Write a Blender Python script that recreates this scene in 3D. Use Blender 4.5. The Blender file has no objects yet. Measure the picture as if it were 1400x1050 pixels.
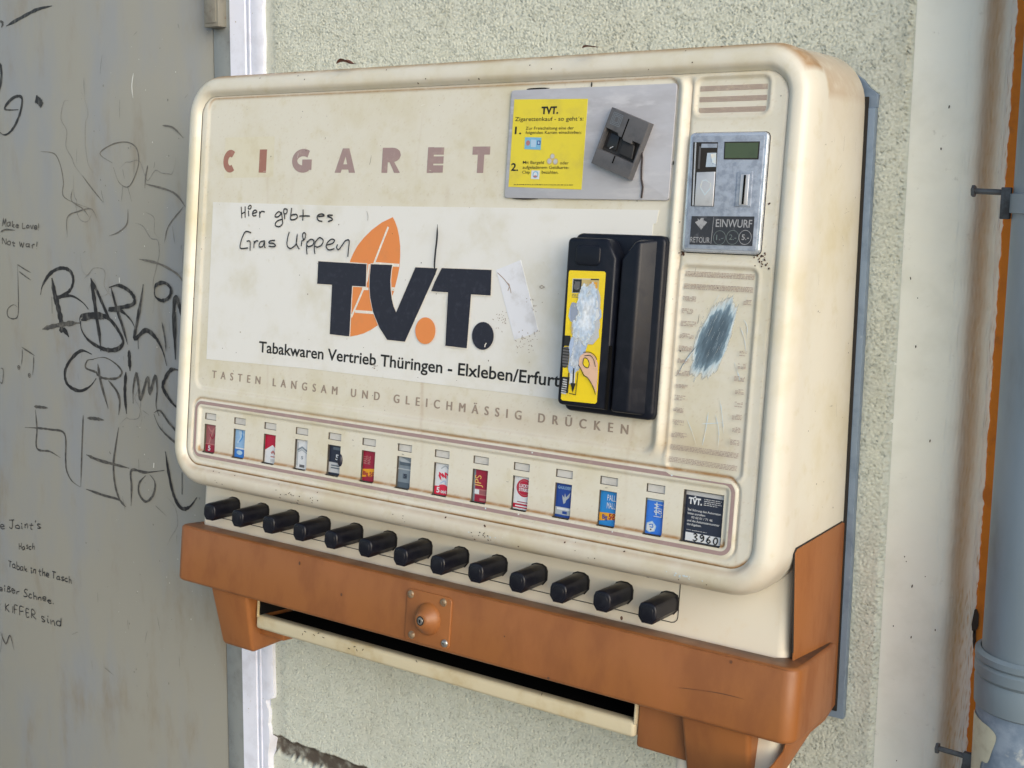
import bpy, bmesh, math, random
import numpy as np
from mathutils import Matrix, Vector

random.seed(7)
rng = np.random.default_rng(11)
scn = bpy.context.scene
COL = scn.collection
Z0 = 1.25                      # height of the pack windows' top line above the pavement

# ------------------------------------------------------------------ camera
cd = bpy.data.cameras.new('camera')
cam = bpy.data.objects.new('camera', cd)
COL.objects.link(cam)
cam.matrix_world = Matrix(((0.814484, -0.095614, 0.572254, 1.071587),
                           (0.580052, 0.112948, -0.806711, -1.251890),
                           (0.012498, 0.988990, 0.147455, 0.327074 + Z0),
                           (0, 0, 0, 1)))
cd.sensor_width = 36.0
cd.lens = 45.0
cd.clip_start = 0.01
cd.clip_end = 500
scn.camera = cam

# ------------------------------------------------------------------ sky, sun, exposure
SUN_DIR = Vector((0.80, -0.50, 0.34)).normalized()      # towards the sun
w = bpy.data.worlds.new('World')
scn.world = w
w.use_nodes = True
wn = w.node_tree.nodes
sky = wn.new('ShaderNodeTexSky')
sky.sky_type = 'NISHITA'
sky.sun_disc = False
sky.sun_elevation = math.asin(SUN_DIR.z)
sky.sun_rotation = math.atan2(SUN_DIR.x, SUN_DIR.y)
sky.air_density = 1.0
sky.dust_density = 1.2
sky.ozone_density = 0.6
bg = wn['Background']
bg.inputs['Strength'].default_value = 0.145
w.node_tree.links.new(sky.outputs[0], bg.inputs['Color'])
sl = bpy.data.lights.new('sun', 'SUN')
sl.energy = 1.65
sl.angle = math.radians(50)
sl.color = (1.0, 0.975, 0.93)
sun = bpy.data.objects.new('sun', sl)
sun.rotation_euler = SUN_DIR.to_track_quat('Z', 'Y').to_euler()
sun.location = (3, -3, 5)
COL.objects.link(sun)
scn.view_settings.view_transform = 'Standard'
scn.view_settings.look = 'None'
scn.view_settings.gamma = 1.0
scn.view_settings.exposure = 0.29

# ------------------------------------------------------------------ frames
TH = 0.0922551
SN, CS = math.sin(TH), math.cos(TH)


def F(u, v, w=0.0):            # machine front: u right, v up the leaning front, w out of it
    return (u, SN * v - CS * w, CS * v + SN * w)


def WALL(y0):                  # wall face at depth y0: x, z, distance out of the wall
    return lambda x, z, d=0.0: (x, y0 - d, z)


def XYZ(x, y, z):
    return (x, y, z)


# ------------------------------------------------------------------ materials
def lin(c):
    return tuple(((q / 255.0) / 12.92 if q / 255.0 <= 0.04045 else ((q / 255.0 + 0.055) / 1.055) ** 2.4) for q in c)


def M(name, col, col2=None, scale=25, lo=0.45, hi=0.7, rough=0.5, rough2=None, metal=0.0, bump=0.0, bscale=120,
      stretch=(1, 1, 1), spec=0.5, coat=0.0, stain=None, col3=None, scale3=6, lo3=.5, hi3=.75, detail=5, slo=-.05, shi=.58):
    m = bpy.data.materials.new(name)
    m.use_nodes = True
    nt = m.node_tree
    n = nt.nodes
    L = nt.links.new
    b = n['Principled BSDF']
    b.inputs['Roughness'].default_value = rough
    b.inputs['Metallic'].default_value = metal
    b.inputs['Specular IOR Level'].default_value = spec
    b.inputs['Coat Weight'].default_value = coat
    b.inputs['Coat Roughness'].default_value = 0.08
    b.inputs['Base Color'].default_value = (*col, 1)
    tc = n.new('ShaderNodeTexCoord')
    mp = n.new('ShaderNodeMapping')
    mp.inputs['Scale'].default_value = stretch
    L(tc.outputs['Object'], mp.inputs['Vector'])

    def noise(sc, det=detail):
        t = n.new('ShaderNodeTexNoise')
        t.inputs['Scale'].default_value = sc
        t.inputs['Detail'].default_value = det
        t.inputs['Roughness'].default_value = 0.6
        L(mp.outputs[0], t.inputs['Vector'])
        return t

    def ramp(sock, a, c):
        r = n.new('ShaderNodeMapRange')
        r.inputs['From Min'].default_value = a
        r.inputs['From Max'].default_value = c
        r.interpolation_type = 'SMOOTHSTEP'
        L(sock, r.inputs['Value'])
        return r.outputs['Result']

    def mix(fac, a, c):
        x = n.new('ShaderNodeMix')
        x.data_type = 'RGBA'
        L(fac, x.inputs['Factor'])
        if isinstance(a, tuple):
            x.inputs['A'].default_value = (*a, 1)
        else:
            L(a, x.inputs['A'])
        x.inputs['B'].default_value = (*c, 1)
        return x.outputs['Result']
    cur = tuple(col)
    if col2:
        t = noise(scale)
        fac = ramp(t.outputs['Fac'], lo, hi)
        cur = mix(fac, cur, col2)
        if rough2 is not None:
            r = n.new('ShaderNodeMapRange')
            r.inputs['To Min'].default_value = rough
            r.inputs['To Max'].default_value = rough2
            L(fac, r.inputs['Value'])
            L(r.outputs['Result'], b.inputs['Roughness'])
    if col3:
        t = noise(scale3)
        cur = mix(ramp(t.outputs['Fac'], lo3, hi3), cur, col3)
    if stain:
        at = n.new('ShaderNodeAttribute')
        at.attribute_name = 'stain'
        t = noise(55)
        mm = n.new('ShaderNodeMath')
        mm.operation = 'MULTIPLY'
        L(at.outputs['Fac'], mm.inputs[0])
        L(ramp(t.outputs['Fac'], slo, shi), mm.inputs[1])
        cur = mix(mm.outputs[0], cur, stain)
    if not isinstance(cur, tuple):
        L(cur, b.inputs['Base Color'])
    if bump:
        t = noise(bscale)
        bp = n.new('ShaderNodeBump')
        bp.inputs['Strength'].default_value = bump
        bp.inputs['Distance'].default_value = 0.001
        L(t.outputs['Fac'], bp.inputs['Height'])
        L(bp.outputs['Normal'], b.inputs['Normal'])
    return m


def ink(name, rgb, rough=0.45, worn=None, **k):
    c = lin(rgb)
    c2 = lin(worn) if worn else tuple(min(1, q * 1.35 + .01) for q in c)
    k.setdefault('scale', 140)
    k.setdefault('lo', .5)
    k.setdefault('hi', .8)
    return M(name, c, c2, rough=rough, **k)


CREAM = lin((220, 218, 205))
MT = dict(
    cream=M('cream_enamel', CREAM, lin((204, 197, 166)), scale=9, lo=.42, hi=.85, rough=.30, rough2=.52, bump=.12, bscale=130,
            stain=lin((154, 110, 52)), col3=lin((210, 205, 182)), scale3=45, lo3=.52, hi3=.8),
    cream_side=M('cream_enamel_side', lin((224, 218, 202)), lin((214, 202, 178)), scale=7, lo=.45, hi=.9, rough=.32, rough2=.45, bump=.05,
                 bscale=140, stain=lin((140, 104, 64)), col3=lin((218, 204, 176)), scale3=34, lo3=.55, hi3=.85),
    white=M('white_sticker_film', lin((226, 227, 224)), lin((212, 210, 196)), scale=14, lo=.45, hi=.8, rough=.38, bump=.12, bscale=30,
            col3=lin((206, 204, 190)), scale3=60, lo3=.62, hi3=.85),
    whitepatch=M('white_paper_patch', lin((226, 230, 238)), lin((206, 208, 212)), scale=40, rough=.5, bump=.2, bscale=40),
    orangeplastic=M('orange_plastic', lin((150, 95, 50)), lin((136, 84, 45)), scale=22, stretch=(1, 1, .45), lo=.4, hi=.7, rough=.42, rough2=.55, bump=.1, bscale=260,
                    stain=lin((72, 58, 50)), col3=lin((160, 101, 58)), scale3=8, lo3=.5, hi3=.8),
    grime=M('grimy_orange_ledge', lin((92, 66, 50)), lin((130, 76, 40)), scale=18, lo=.5, hi=.75, rough=.7),
    black=M('black_plastic', (.007, .009, .016), (.012, .014, .022), scale=60, rough=.34, rough2=.46, spec=.28, bump=.06, bscale=300),
    button=M('button_black_plastic', (.006, .0065, .012), (.012, .013, .020), scale=90, rough=.28, rough2=.42, spec=.35, bump=.05, bscale=300),
    dark=M('dark_interior', (.006, .006, .006), rough=.9, spec=.1),
    darkgap=M('dark_rubber_seam', (.02, .018, .016), rough=.8),
    navy=ink('navy_ink', (34, 36, 50), rough=.4, worn=(52, 54, 68)),
    leaf=ink('orange_leaf_ink', (226, 140, 78), rough=.42, worn=(214, 138, 84), scale=50),
    vein=ink('white_vein', (226, 222, 212), rough=.4),
    textblack=ink('black_lettering', (26, 26, 28), rough=.4, worn=(48, 46, 46)),
    pen=ink('black_marker', (34, 34, 38), rough=.5, worn=(70, 70, 74)),
    mauve=ink('mauve_print', (160, 138, 136), rough=.4, worn=(176, 156, 150), scale=90),
    mauvered=ink('reddish_print', (160, 112, 98), rough=.4, worn=(172, 130, 116), scale=90),
    smallgrey=ink('grey_brown_print', (150, 136, 124), rough=.4, worn=(178, 166, 152), scale=200),
    faintprint=ink('faint_print', (170, 152, 142), rough=.4, worn=(196, 182, 166), scale=120),
    steel=M('dull_steel_plate', lin((194, 195, 201)), lin((176, 176, 181)), scale=22, lo=.4, hi=.7, stretch=(.3, 1, 1), rough=.42, rough2=.55, metal=.25, bump=.1,
            bscale=70, col3=lin((204, 204, 208)), scale3=60, lo3=.5, hi3=.7),
    coinmetal=M('cast_zinc', lin((172, 182, 196)), lin((146, 156, 172)), scale=120, lo=.4, hi=.65, rough=.4, rough2=.5, metal=.3, bump=.25, bscale=420),
    chrome=M('chrome_rim', lin((214, 220, 228)), lin((184, 190, 198)), scale=60, rough=.22, rough2=.3, metal=.6),
    bright=M('polished_flap', lin((206, 208, 212)), lin((172, 174, 178)), scale=30, rough=.3, rough2=.4, metal=.4),
    lcd=M('green_display', lin((70, 84, 52)), lin((58, 70, 44)), scale=40, rough=.15, coat=.6),
    coinlabel=ink('charcoal_label', (52, 54, 60), rough=.4, worn=(86, 88, 94), scale=160, lo=.5, hi=.75),
    coinprint=ink('silver_lettering', (164, 166, 170), rough=.35, worn=(96, 98, 104), scale=220, lo=.55, hi=.75),
    coinprint2=ink('dull_silver_lettering', (112, 124, 124), rough=.35, worn=(70, 76, 80), scale=220, lo=.5, hi=.75),
    yellow=M('yellow_sticker', lin((226, 210, 60)), lin((214, 198, 70)), scale=30, rough=.35),
    yellow2=M('yellow_terminal_label', lin((240, 212, 26)), lin((226, 200, 40)), scale=30, rough=.3, coat=.3),
    grey=M('grey_plastic_reader', lin((92, 92, 95)), lin((80, 80, 83)), scale=80, rough=.45, bump=.1, bscale=400),
    greydark=M('dark_grey_reader_recess', lin((44, 43, 44)), rough=.5),
    cord=M('brown_black_cord', lin((44, 34, 34)), rough=.6),
    pane=M('clear_price_pane', lin((206, 206, 202)), lin((190, 190, 186)), scale=50, rough=.2, coat=.5),
    baremetal=M('bare_steel_scrape', lin((104, 124, 140)), lin((136, 156, 170)), scale=60, lo=.4, hi=.66, rough=.4, metal=.35, bump=.4, bscale=90,
                stretch=(1, 1, .4), col3=lin((80, 95, 110)), scale3=40, lo3=.52, hi3=.7),
    scuff=M('pale_scuff', lin((206, 220, 228)), lin((222, 220, 210)), scale=80, lo=.42, hi=.6, rough=.5),
    galv=M('blue_grey_back_plate', lin((128, 146, 166)), lin((112, 130, 150)), scale=40, rough=.45, metal=.15, bump=.1, col3=lin((158, 172, 186)),
           scale3=120, lo3=.66, hi3=.8),
    screw=M('worn_screw_head', lin((150, 132, 108)), lin((120, 84, 52)), scale=220, rough=.45, metal=.4),
    screwsteel=M('steel_screw_head', lin((176, 172, 166)), lin((120, 116, 112)), scale=200, rough=.3, metal=.8),
    rust=M('rust_speck', lin((74, 44, 26)), lin((44, 30, 24)), scale=300, rough=.9),
    dirt=M('dark_speck', lin((56, 48, 42)), rough=.9),
    trayedge=M('cream_tray_lip', lin((208, 198, 168)), lin((190, 172, 130)), scale=20, lo=.45, hi=.75, rough=.4, bump=.1),
)
PCOL = dict(
    pink=(150, 92, 98), rose=(176, 118, 118), darkred=(150, 34, 62), red=(176, 30, 62), brightred=(208, 44, 74), wine=(140, 38, 60),
    lightblue=(142, 182, 222), paleblue=(170, 200, 226), blue=(48, 120, 206), midblue=(34, 70, 150), skyblue=(40, 132, 206), royal=(52, 120, 222),
    white=(214, 220, 226), silver=(168, 178, 186), greyblue=(124, 138, 150), slate=(84, 98, 112), navy=(40, 48, 66), pgold=(226, 190, 110),
    pyellow=(222, 160, 40), pgrey=(190, 194, 198), black=(26, 26, 30), skin=(224, 186, 160), printgrey=(96, 96, 100), fadeblue=(170, 190, 220),
    cardblue=(120, 180, 214), smudge=(146, 158, 180), tan=(196, 176, 120))
for k, c in PCOL.items():
    MT['p_' + k] = M('print_' + k, lin(c), tuple(q * .82 for q in lin(c)), scale=160, lo=.5, hi=.8, rough=.3, coat=.25)


def wear_glare_material(name, cols, cuts, ang, stretch, scale, amp, rough=.45, metal=0.0):
    """ragged patch for wear and painted glare: cols from the core outwards, cuts = radii where they change, bare (clear) beyond the last"""
    m = bpy.data.materials.new(name)
    m.use_nodes = True
    n, L = m.node_tree.nodes, m.node_tree.links.new
    bs = n['Principled BSDF']
    bs.inputs['Roughness'].default_value = rough
    bs.inputs['Metallic'].default_value = metal
    tc = n.new('ShaderNodeTexCoord')
    mp = n.new('ShaderNodeMapping')
    mp.inputs['Rotation'].default_value = (0, ang, 0)
    mp2 = n.new('ShaderNodeMapping')
    mp2.inputs['Scale'].default_value = stretch
    L(tc.outputs['Object'], mp.inputs['Vector'])
    L(mp.outputs[0], mp2.inputs['Vector'])
    t = n.new('ShaderNodeTexNoise')
    t.inputs['Scale'].default_value = scale
    t.inputs['Detail'].default_value = 6
    t.inputs['Roughness'].default_value = .65
    L(mp2.outputs[0], t.inputs['Vector'])
    t2 = n.new('ShaderNodeTexNoise')
    t2.inputs['Scale'].default_value = scale * 2.3
    t2.inputs['Detail'].default_value = 4
    L(mp2.outputs[0], t2.inputs['Vector'])
    at = n.new('ShaderNodeAttribute')
    at.attribute_name = 'stain'
    ma = n.new('ShaderNodeMath')
    ma.operation = 'MULTIPLY_ADD'
    L(t.outputs['Fac'], ma.inputs[0])
    ma.inputs[1].default_value = amp
    L(at.outputs['Fac'], ma.inputs[2])
    off = n.new('ShaderNodeMath')
    off.operation = 'SUBTRACT'
    L(ma.outputs[0], off.inputs[0])
    off.inputs[1].default_value = amp * .5
    r = n.new('ShaderNodeValToRGB')
    r.color_ramp.elements[0].color = (*cols[0], 1)
    r.color_ramp.elements[0].position = 0
    r.color_ramp.elements[1].color = (*cols[-1], 1)
    r.color_ramp.elements[1].position = cuts[-1] / 2
    for c, q in zip(cols[1:-1], cuts[:-1]):
        e = r.color_ramp.elements.new(q / 2)
        e.color = (*c, 1)
    half = n.new('ShaderNodeMath')
    half.operation = 'MULTIPLY'
    half.inputs[1].default_value = .5
    L(off.outputs[0], half.inputs[0])
    L(half.outputs[0], r.inputs['Fac'])
    mx = n.new('ShaderNodeMix')
    mx.data_type = 'RGBA'
    mx.blend_type = 'MULTIPLY'
    mx.inputs['Factor'].default_value = .8
    L(r.outputs['Color'], mx.inputs['A'])
    rr = n.new('ShaderNodeMapRange')
    rr.inputs['From Min'].default_value = .35
    rr.inputs['From Max'].default_value = .65
    rr.inputs['To Min'].default_value = .72
    rr.inputs['To Max'].default_value = 1.12
    L(t2.outputs['Fac'], rr.inputs['Value'])
    L(rr.outputs['Result'], mx.inputs['B'])
    L(mx.outputs['Result'], bs.inputs['Base Color'])
    al = n.new('ShaderNodeMapRange')
    al.inputs['From Min'].default_value = cuts[-1]
    al.inputs['From Max'].default_value = cuts[-1] + .10
    al.inputs['To Min'].default_value = 1
    al.inputs['To Max'].default_value = 0
    L(off.outputs[0], al.inputs['Value'])
    L(al.outputs['Result'], bs.inputs['Alpha'])
    return m


# ------------------------------------------------------------------ mesh builder
def ellipse(cx, cy, rx, ry=None, n=28, rot=0):
    ry = rx if ry is None else ry
    o = []
    for k in range(n):
        a = 2 * math.pi * k / n
        x, y = rx * math.cos(a), ry * math.sin(a)
        o.append((cx + x * math.cos(rot) - y * math.sin(rot), cy + x * math.sin(rot) + y * math.cos(rot)))
    return o


def rrect(x0, x1, y0, y1, r, n=6):
    r = min(r, (x1 - x0) / 2 - 1e-6, (y1 - y0) / 2 - 1e-6)
    o = []
    for cx, cy, a0 in ((x1 - r, y1 - r, 0), (x0 + r, y1 - r, 90), (x0 + r, y0 + r, 180), (x1 - r, y0 + r, 270)):
        for k in range(n + 1):
            a = math.radians(a0 + 90 * k / n)
            o.append((cx + r * math.cos(a), cy + r * math.sin(a)))
    return o


def area(p):
    return sum(p[i][0] * p[(i + 1) % len(p)][1] - p[(i + 1) % len(p)][0] * p[i][1] for i in range(len(p))) / 2


def inset(p, d):
    if area(p) < 0:
        p = p[::-1]
    o = []
    n = len(p)
    for i in range(n):
        a, b, c = Vector(p[i - 1]), Vector(p[i]), Vector(p[(i + 1) % n])
        e1, e2 = (b - a), (c - b)
        if e1.length < 1e-9 or e2.length < 1e-9:
            o.append(tuple(b))
            continue
        n1 = Vector((-e1.y, e1.x)).normalized()
        n2 = Vector((-e2.y, e2.x)).normalized()
        m = n1 + n2
        m = m.normalized() if m.length > 1e-6 else n1
        k = d / max(.4, m.dot(n1))
        o.append((b.x + m.x * k, b.y + m.y * k))
    return o


def catmull(pts, k=5):
    if len(pts) < 3:
        return list(pts)
    P = [pts[0]] + list(pts) + [pts[-1]]
    o = []
    for i in range(1, len(P) - 2):
        for j in range(k):
            t = j / k
            q = []
            for c in range(2):
                a, b, d, e = P[i - 1][c], P[i][c], P[i + 1][c], P[i + 2][c]
                q.append(.5 * (2 * b + (d - a) * t + (2 * a - 5 * b + 4 * d - e) * t * t + (3 * b - a - 3 * d + e) * t ** 3))
            o.append(tuple(q))
    o.append(tuple(pts[-1]))
    return o


_txt = {}


def text_geo(s, bold=0.0, spacing=1.0):
    key = (s, bold, spacing)
    if key in _txt:
        return _txt[key]
    cu = bpy.data.curves.new('t', 'FONT')
    cu.body = s
    cu.offset = bold
    cu.space_character = spacing
    cu.resolution_u = 4
    ob = bpy.data.objects.new('t', cu)
    COL.objects.link(ob)
    dg = bpy.context.evaluated_depsgraph_get()
    dg.update()
    ev = ob.evaluated_get(dg)
    me = ev.to_mesh()
    vs = [(v.co.x, v.co.y) for v in me.vertices]
    fs = [tuple(p.vertices) for p in me.polygons]
    ev.to_mesh_clear()
    bpy.data.objects.remove(ob)
    bpy.data.curves.remove(cu)
    _txt[key] = (vs, fs)
    return vs, fs


class MB:
    def __init__(self, mp=F):
        self.v, self.f, self.mi, self.mats, self.cur, self.mp, self.z = [], [], [], [], 0, mp, 0.0
        self.st = {}

    def mat(self, m):
        m = MT[m] if isinstance(m, str) else m
        if m not in self.mats:
            self.mats.append(m)
        self.cur = self.mats.index(m)
        return self

    def add(self, vs, fs, mp=None):
        o = len(self.v)
        mp = mp or self.mp
        self.v += [mp(*q) for q in vs]
        self.f += [tuple(i + o for i in q) for q in fs]
        self.mi += [self.cur] * len(fs)
        return self

    def poly(self, p, w):
        self.z += 1.2e-5
        return self.add([(a, b, w + self.z) for a, b in p], [tuple(range(len(p)))])

    def prism(self, p, w0, w1, bev=0.0, back=False):
        if area(p) < 0:
            p = p[::-1]
        n = len(p)
        rings = [(p, w0)]
        if bev > 0:
            for k in range(4):
                a = math.pi / 2 * k / 3
                rings.append((inset(p, bev * (1 - math.cos(a))), w1 - bev * (1 - math.sin(a))))
        else:
            rings.append((p, w1))
        vs, fs = [], []
        for q, ww in rings:
            vs += [(a, b, ww) for a, b in q]
        for r in range(len(rings) - 1):
            for i in range(n):
                j = (i + 1) % n
                fs.append((r * n + i, r * n + j, (r + 1) * n + j, (r + 1) * n + i))
        fs.append(tuple(range((len(rings) - 1) * n, len(rings) * n)))
        if back:
            fs.append(tuple(range(n))[::-1])
        return self.add(vs, fs)

    def plate(self, u0, u1, v0, v1, w0, w1, rc=.003, bev=.0008, back=False):
        return self.prism(rrect(u0, u1, v0, v1, rc), w0, w1, bev, back)

    def rbox(self, x0, x1, y0, y1, z0, z1, r=.002, seg=2, fn=None):
        bm = bmesh.new()
        bmesh.ops.create_cube(bm, size=1)
        for q in bm.verts:
            q.co = ((x0 + x1) / 2 + q.co.x * (x1 - x0), (y0 + y1) / 2 + q.co.y * (y1 - y0), (z0 + z1) / 2 + q.co.z * (z1 - z0))
        if r > 0:
            bmesh.ops.bevel(bm, geom=bm.edges[:], offset=r, segments=seg, affect='EDGES', profile=.5)
        bm.verts.index_update()
        vs = [tuple(q.co) for q in bm.verts]
        if fn:
            vs = [fn(*q) for q in vs]
        fs = [tuple(q.index for q in f.verts) for f in bm.faces]
        bm.free()
        return self.add(vs, fs)

    def ribbon(self, pts, wd, w, smooth=0, taper=False, jit=0):
        if smooth:
            pts = catmull(pts, smooth)
        p = [pts[0]]
        for q in pts[1:]:
            if math.dist(p[-1], q) > 1e-6:
                p.append(q)
        n = len(p)
        if n < 2:
            return self
        vs, fs = [], []
        for i in range(n):
            a, b = Vector(p[max(0, i - 1)]), Vector(p[min(n - 1, i + 1)])
            c = Vector(p[i])
            if 0 < i < n - 1:
                e1, e2 = (c - a).normalized(), (b - c).normalized()
                n1, n2 = Vector((-e1.y, e1.x)), Vector((-e2.y, e2.x))
                m = n1 + n2
                m = m.normalized() if m.length > 1e-4 else n1
                k = 1 / max(.5, m.dot(n1))
            else:
                e = (b - a).normalized()
                m = Vector((-e.y, e.x))
                k = 1
            t = i / (n - 1)
            ww = wd * (1 + (random.random() - .5) * jit)
            if taper:
                ww *= max(.25, min(1, 6 * t, 3.5 * (1 - t)))
            self.z += 5e-6
            for sgn in (-.5, .5):
                vs.append((c.x + m.x * ww * sgn * k, c.y + m.y * ww * sgn * k, w + self.z))
        for i in range(n - 1):
            fs.append((2 * i, 2 * i + 2, 2 * i + 3, 2 * i + 1))
        return self.add(vs, fs)

    def text(self, s, u0, v0, h, w, u1=None, bold=0.0, spacing=1.0, sx=None, rot=0, cond=1.0, upto=None):
        vs, fs = text_geo(s, bold, spacing)
        if not vs:
            return self
        cap = max(q[1] for q in text_geo('H')[0])
        x0 = min(q[0] for q in vs)
        x1 = max(q[0] for q in vs)
        if upto:
            x1 = max(q[0] for q in text_geo(upto, bold, spacing)[0])
        sy = h / cap
        k = (u1 - u0) / (x1 - x0) if u1 is not None else sy * cond
        self.z += 1e-5
        o = []
        for a, b in vs:
            a, b = (a - x0) * k, b * sy
            o.append((u0 + a * math.cos(rot) - b * math.sin(rot), v0 + a * math.sin(rot) + b * math.cos(rot), w + self.z))
        return self.add(o, fs)

    def tube(self, pts, r, n=10, cap=True):
        P = [Vector(self.mp(*q)) for q in pts]
        o = len(self.v)
        for i, c in enumerate(P):
            d = (P[min(len(P) - 1, i + 1)] - P[max(0, i - 1)]).normalized()
            a = d.orthogonal().normalized() if i == 0 else (pa - d * pa.dot(d)).normalized()
            pa = a
            b = d.cross(a)
            rr = r[i] if isinstance(r, (list, tuple)) else r
            for k in range(n):
                t = 2 * math.pi * k / n
                self.v.append(tuple(c + a * rr * math.cos(t) + b * rr * math.sin(t)))
        for i in range(len(P) - 1):
            for k in range(n):
                j = (k + 1) % n
                self.f.append((o + i * n + k, o + i * n + j, o + (i + 1) * n + j, o + (i + 1) * n + k))
                self.mi.append(self.cur)
        if cap:
            self.f.append(tuple(o + k for k in range(n))[::-1])
            self.f.append(tuple(o + (len(P) - 1) * n + k for k in range(n)))
            self.mi += [self.cur] * 2
        return self

    def dome(self, u, v, w, r, h, n=18, rings=5, ry=None):
        ry = ry or r
        vs, fs = [], []
        for k in range(rings):
            a = math.pi / 2 * k / rings
            for i in range(n):
                t = 2 * math.pi * i / n
                vs.append((u + r * math.cos(a) * math.cos(t), v + ry * math.cos(a) * math.sin(t), w + h * math.sin(a)))
        vs.append((u, v, w + h))
        for k in range(rings - 1):
            for i in range(n):
                j = (i + 1) % n
                fs.append((k * n + i, k * n + j, (k + 1) * n + j, (k + 1) * n + i))
        for i in range(n):
            fs.append(((rings - 1) * n + i, (rings - 1) * n + (i + 1) % n, rings * n))
        return self.add(vs, fs)

    def lathe(self, prof, cx, cy, n=48):
        """profile (r, z) about the vertical axis at cx, cy (world)"""
        o = len(self.v)
        for r, z in prof:
            for k in range(n):
                a = 2 * math.pi * k / n
                self.v.append((cx + r * math.cos(a), cy + r * math.sin(a), z))
        for i in range(len(prof) - 1):
            for k in range(n):
                j = (k + 1) % n
                self.f.append((o + i * n + k, o + i * n + j, o + (i + 1) * n + j, o + (i + 1) * n + k))
                self.mi.append(self.cur)
        return self

    def build(self, name, parent=None, smooth=True, ang=35, stain=None, recalc=True):
        return link(name, self.v, self.f, self.mats, self.mi, parent, smooth, ang, stain, recalc)


def wear_glare_patch(name, parent, mt, poly_or_axes, w, ext=1.6, step=.0012):
    """a thin sheet carrying a ragged patch of wear and painted glare: axes (cu, cv, ru, rv, lean)"""
    cu0, cv0, ru, rv, lean = poly_or_axes[:5]
    box = len(poly_or_axes) > 5
    us = np.arange(cu0 - ru * ext - abs(lean) * rv * ext, cu0 + ru * ext + abs(lean) * rv * ext, step)
    vs = np.arange(cv0 - rv * ext, cv0 + rv * ext, step)
    if box:
        lo_u, hi_u = poly_or_axes[5]
        us = us[(us > lo_u) & (us < hi_u)]
    U, V_ = np.meshgrid(us, vs, indexing='ij')
    x, y = (U - cu0 - lean * (V_ - cv0)) / ru, (V_ - cv0) / rv
    d = np.hypot(x, y) if not box else (np.abs(x) ** 4 + np.abs(y) ** 4) ** .25
    k = np.arange(U.size).reshape(U.shape)
    q = np.stack([k[:-1, :-1].ravel(), k[1:, :-1].ravel(), k[1:, 1:].ravel(), k[:-1, 1:].ravel()], 1)
    vv = [F(p, r, w) for p, r in zip(U.ravel().tolist(), V_.ravel().tolist())]
    return link(name, vv, [tuple(r) for r in q.tolist()], [mt], None, parent, True, 180, d.ravel(), recalc=False)


def root_of(o):
    while o.parent:
        o = o.parent
    return o


def link(name, v, f, mats, mi=None, parent=None, smooth=True, ang=35, stain=None, recalc=True):
    me = bpy.data.meshes.new(name)
    off = Vector(root_of(parent).location) if parent else Vector((0, 0, 0))
    va = np.array(v, dtype=np.float64)
    va[:, 2] += Z0
    va -= np.array(off)
    me.from_pydata([tuple(q) for q in va.tolist()], [], f)
    for m in mats:
        me.materials.append(MT[m] if isinstance(m, str) else m)
    if mi is not None:
        me.polygons.foreach_set('material_index', mi)
    if recalc:
        bm = bmesh.new()
        bm.from_mesh(me)
        bmesh.ops.recalc_face_normals(bm, faces=bm.faces[:])
        bm.to_mesh(me)
        bm.free()
    me.polygons.foreach_set('use_smooth', [smooth] * len(me.polygons))
    if smooth:
        me.set_sharp_from_angle(angle=math.radians(ang))
    if stain is not None:
        at = me.attributes.new('stain', 'FLOAT', 'POINT')
        at.data.foreach_set('value', np.asarray(stain, dtype=np.float32))
    me.update()
    ob = bpy.data.objects.new(name, me)
    COL.objects.link(ob)
    if parent:
        ob.parent = parent
    return ob


def thing(name, label, cat, loc, group=None):
    o = bpy.data.objects.new(name, None)
    o.empty_display_size = .1
    o.location = (loc[0], loc[1], loc[2] + Z0)
    COL.objects.link(o)
    o['label'] = label
    o['category'] = cat
    o['kind'] = 'thing'
    if group:
        o['group'] = group
    return o


def smooth01(x):
    x = np.clip(x, 0, 1)
    return x * x * (3 - 2 * x)


def sdf(u, v, x0, x1, y0, y1, r):
    qx = np.abs(u - (x0 + x1) / 2) - ((x1 - x0) / 2 - r)
    qy = np.abs(v - (y0 + y1) / 2) - ((y1 - y0) / 2 - r)
    return np.hypot(np.maximum(qx, 0), np.maximum(qy, 0)) + np.minimum(np.maximum(qx, qy), 0) - r


def bandnoise(shape, step, wl_lo, wl_hi, seed):
    r = np.random.default_rng(seed)
    a = r.standard_normal(shape)
    fx = np.fft.fftfreq(shape[0], step)[:, None]
    fy = np.fft.fftfreq(shape[1], step)[None]
    k = np.hypot(fx, fy)
    g = np.exp(-(k * wl_lo) ** 2 * .5) - np.exp(-(k * wl_hi) ** 2 * .5)
    o = np.real(np.fft.ifft2(np.fft.fft2(a) * g))
    return o / (o.std() + 1e-9)


# ------------------------------------------------------------------ ground
YW = 0.20                                  # plane of the rough plaster
MT['pavement'] = M('grey_pavement', lin((150, 146, 138)), lin((118, 114, 108)), scale=3, rough=.85, bump=.5, bscale=60)
g = MB(XYZ).mat('pavement')
g.add([(-60, -60, -Z0), (60, -60, -Z0), (60, 60, -Z0), (-60, 60, -Z0)], [(0, 1, 2, 3)])
go = g.build('ground', None, smooth=False)
go['kind'] = 'structure'

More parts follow.
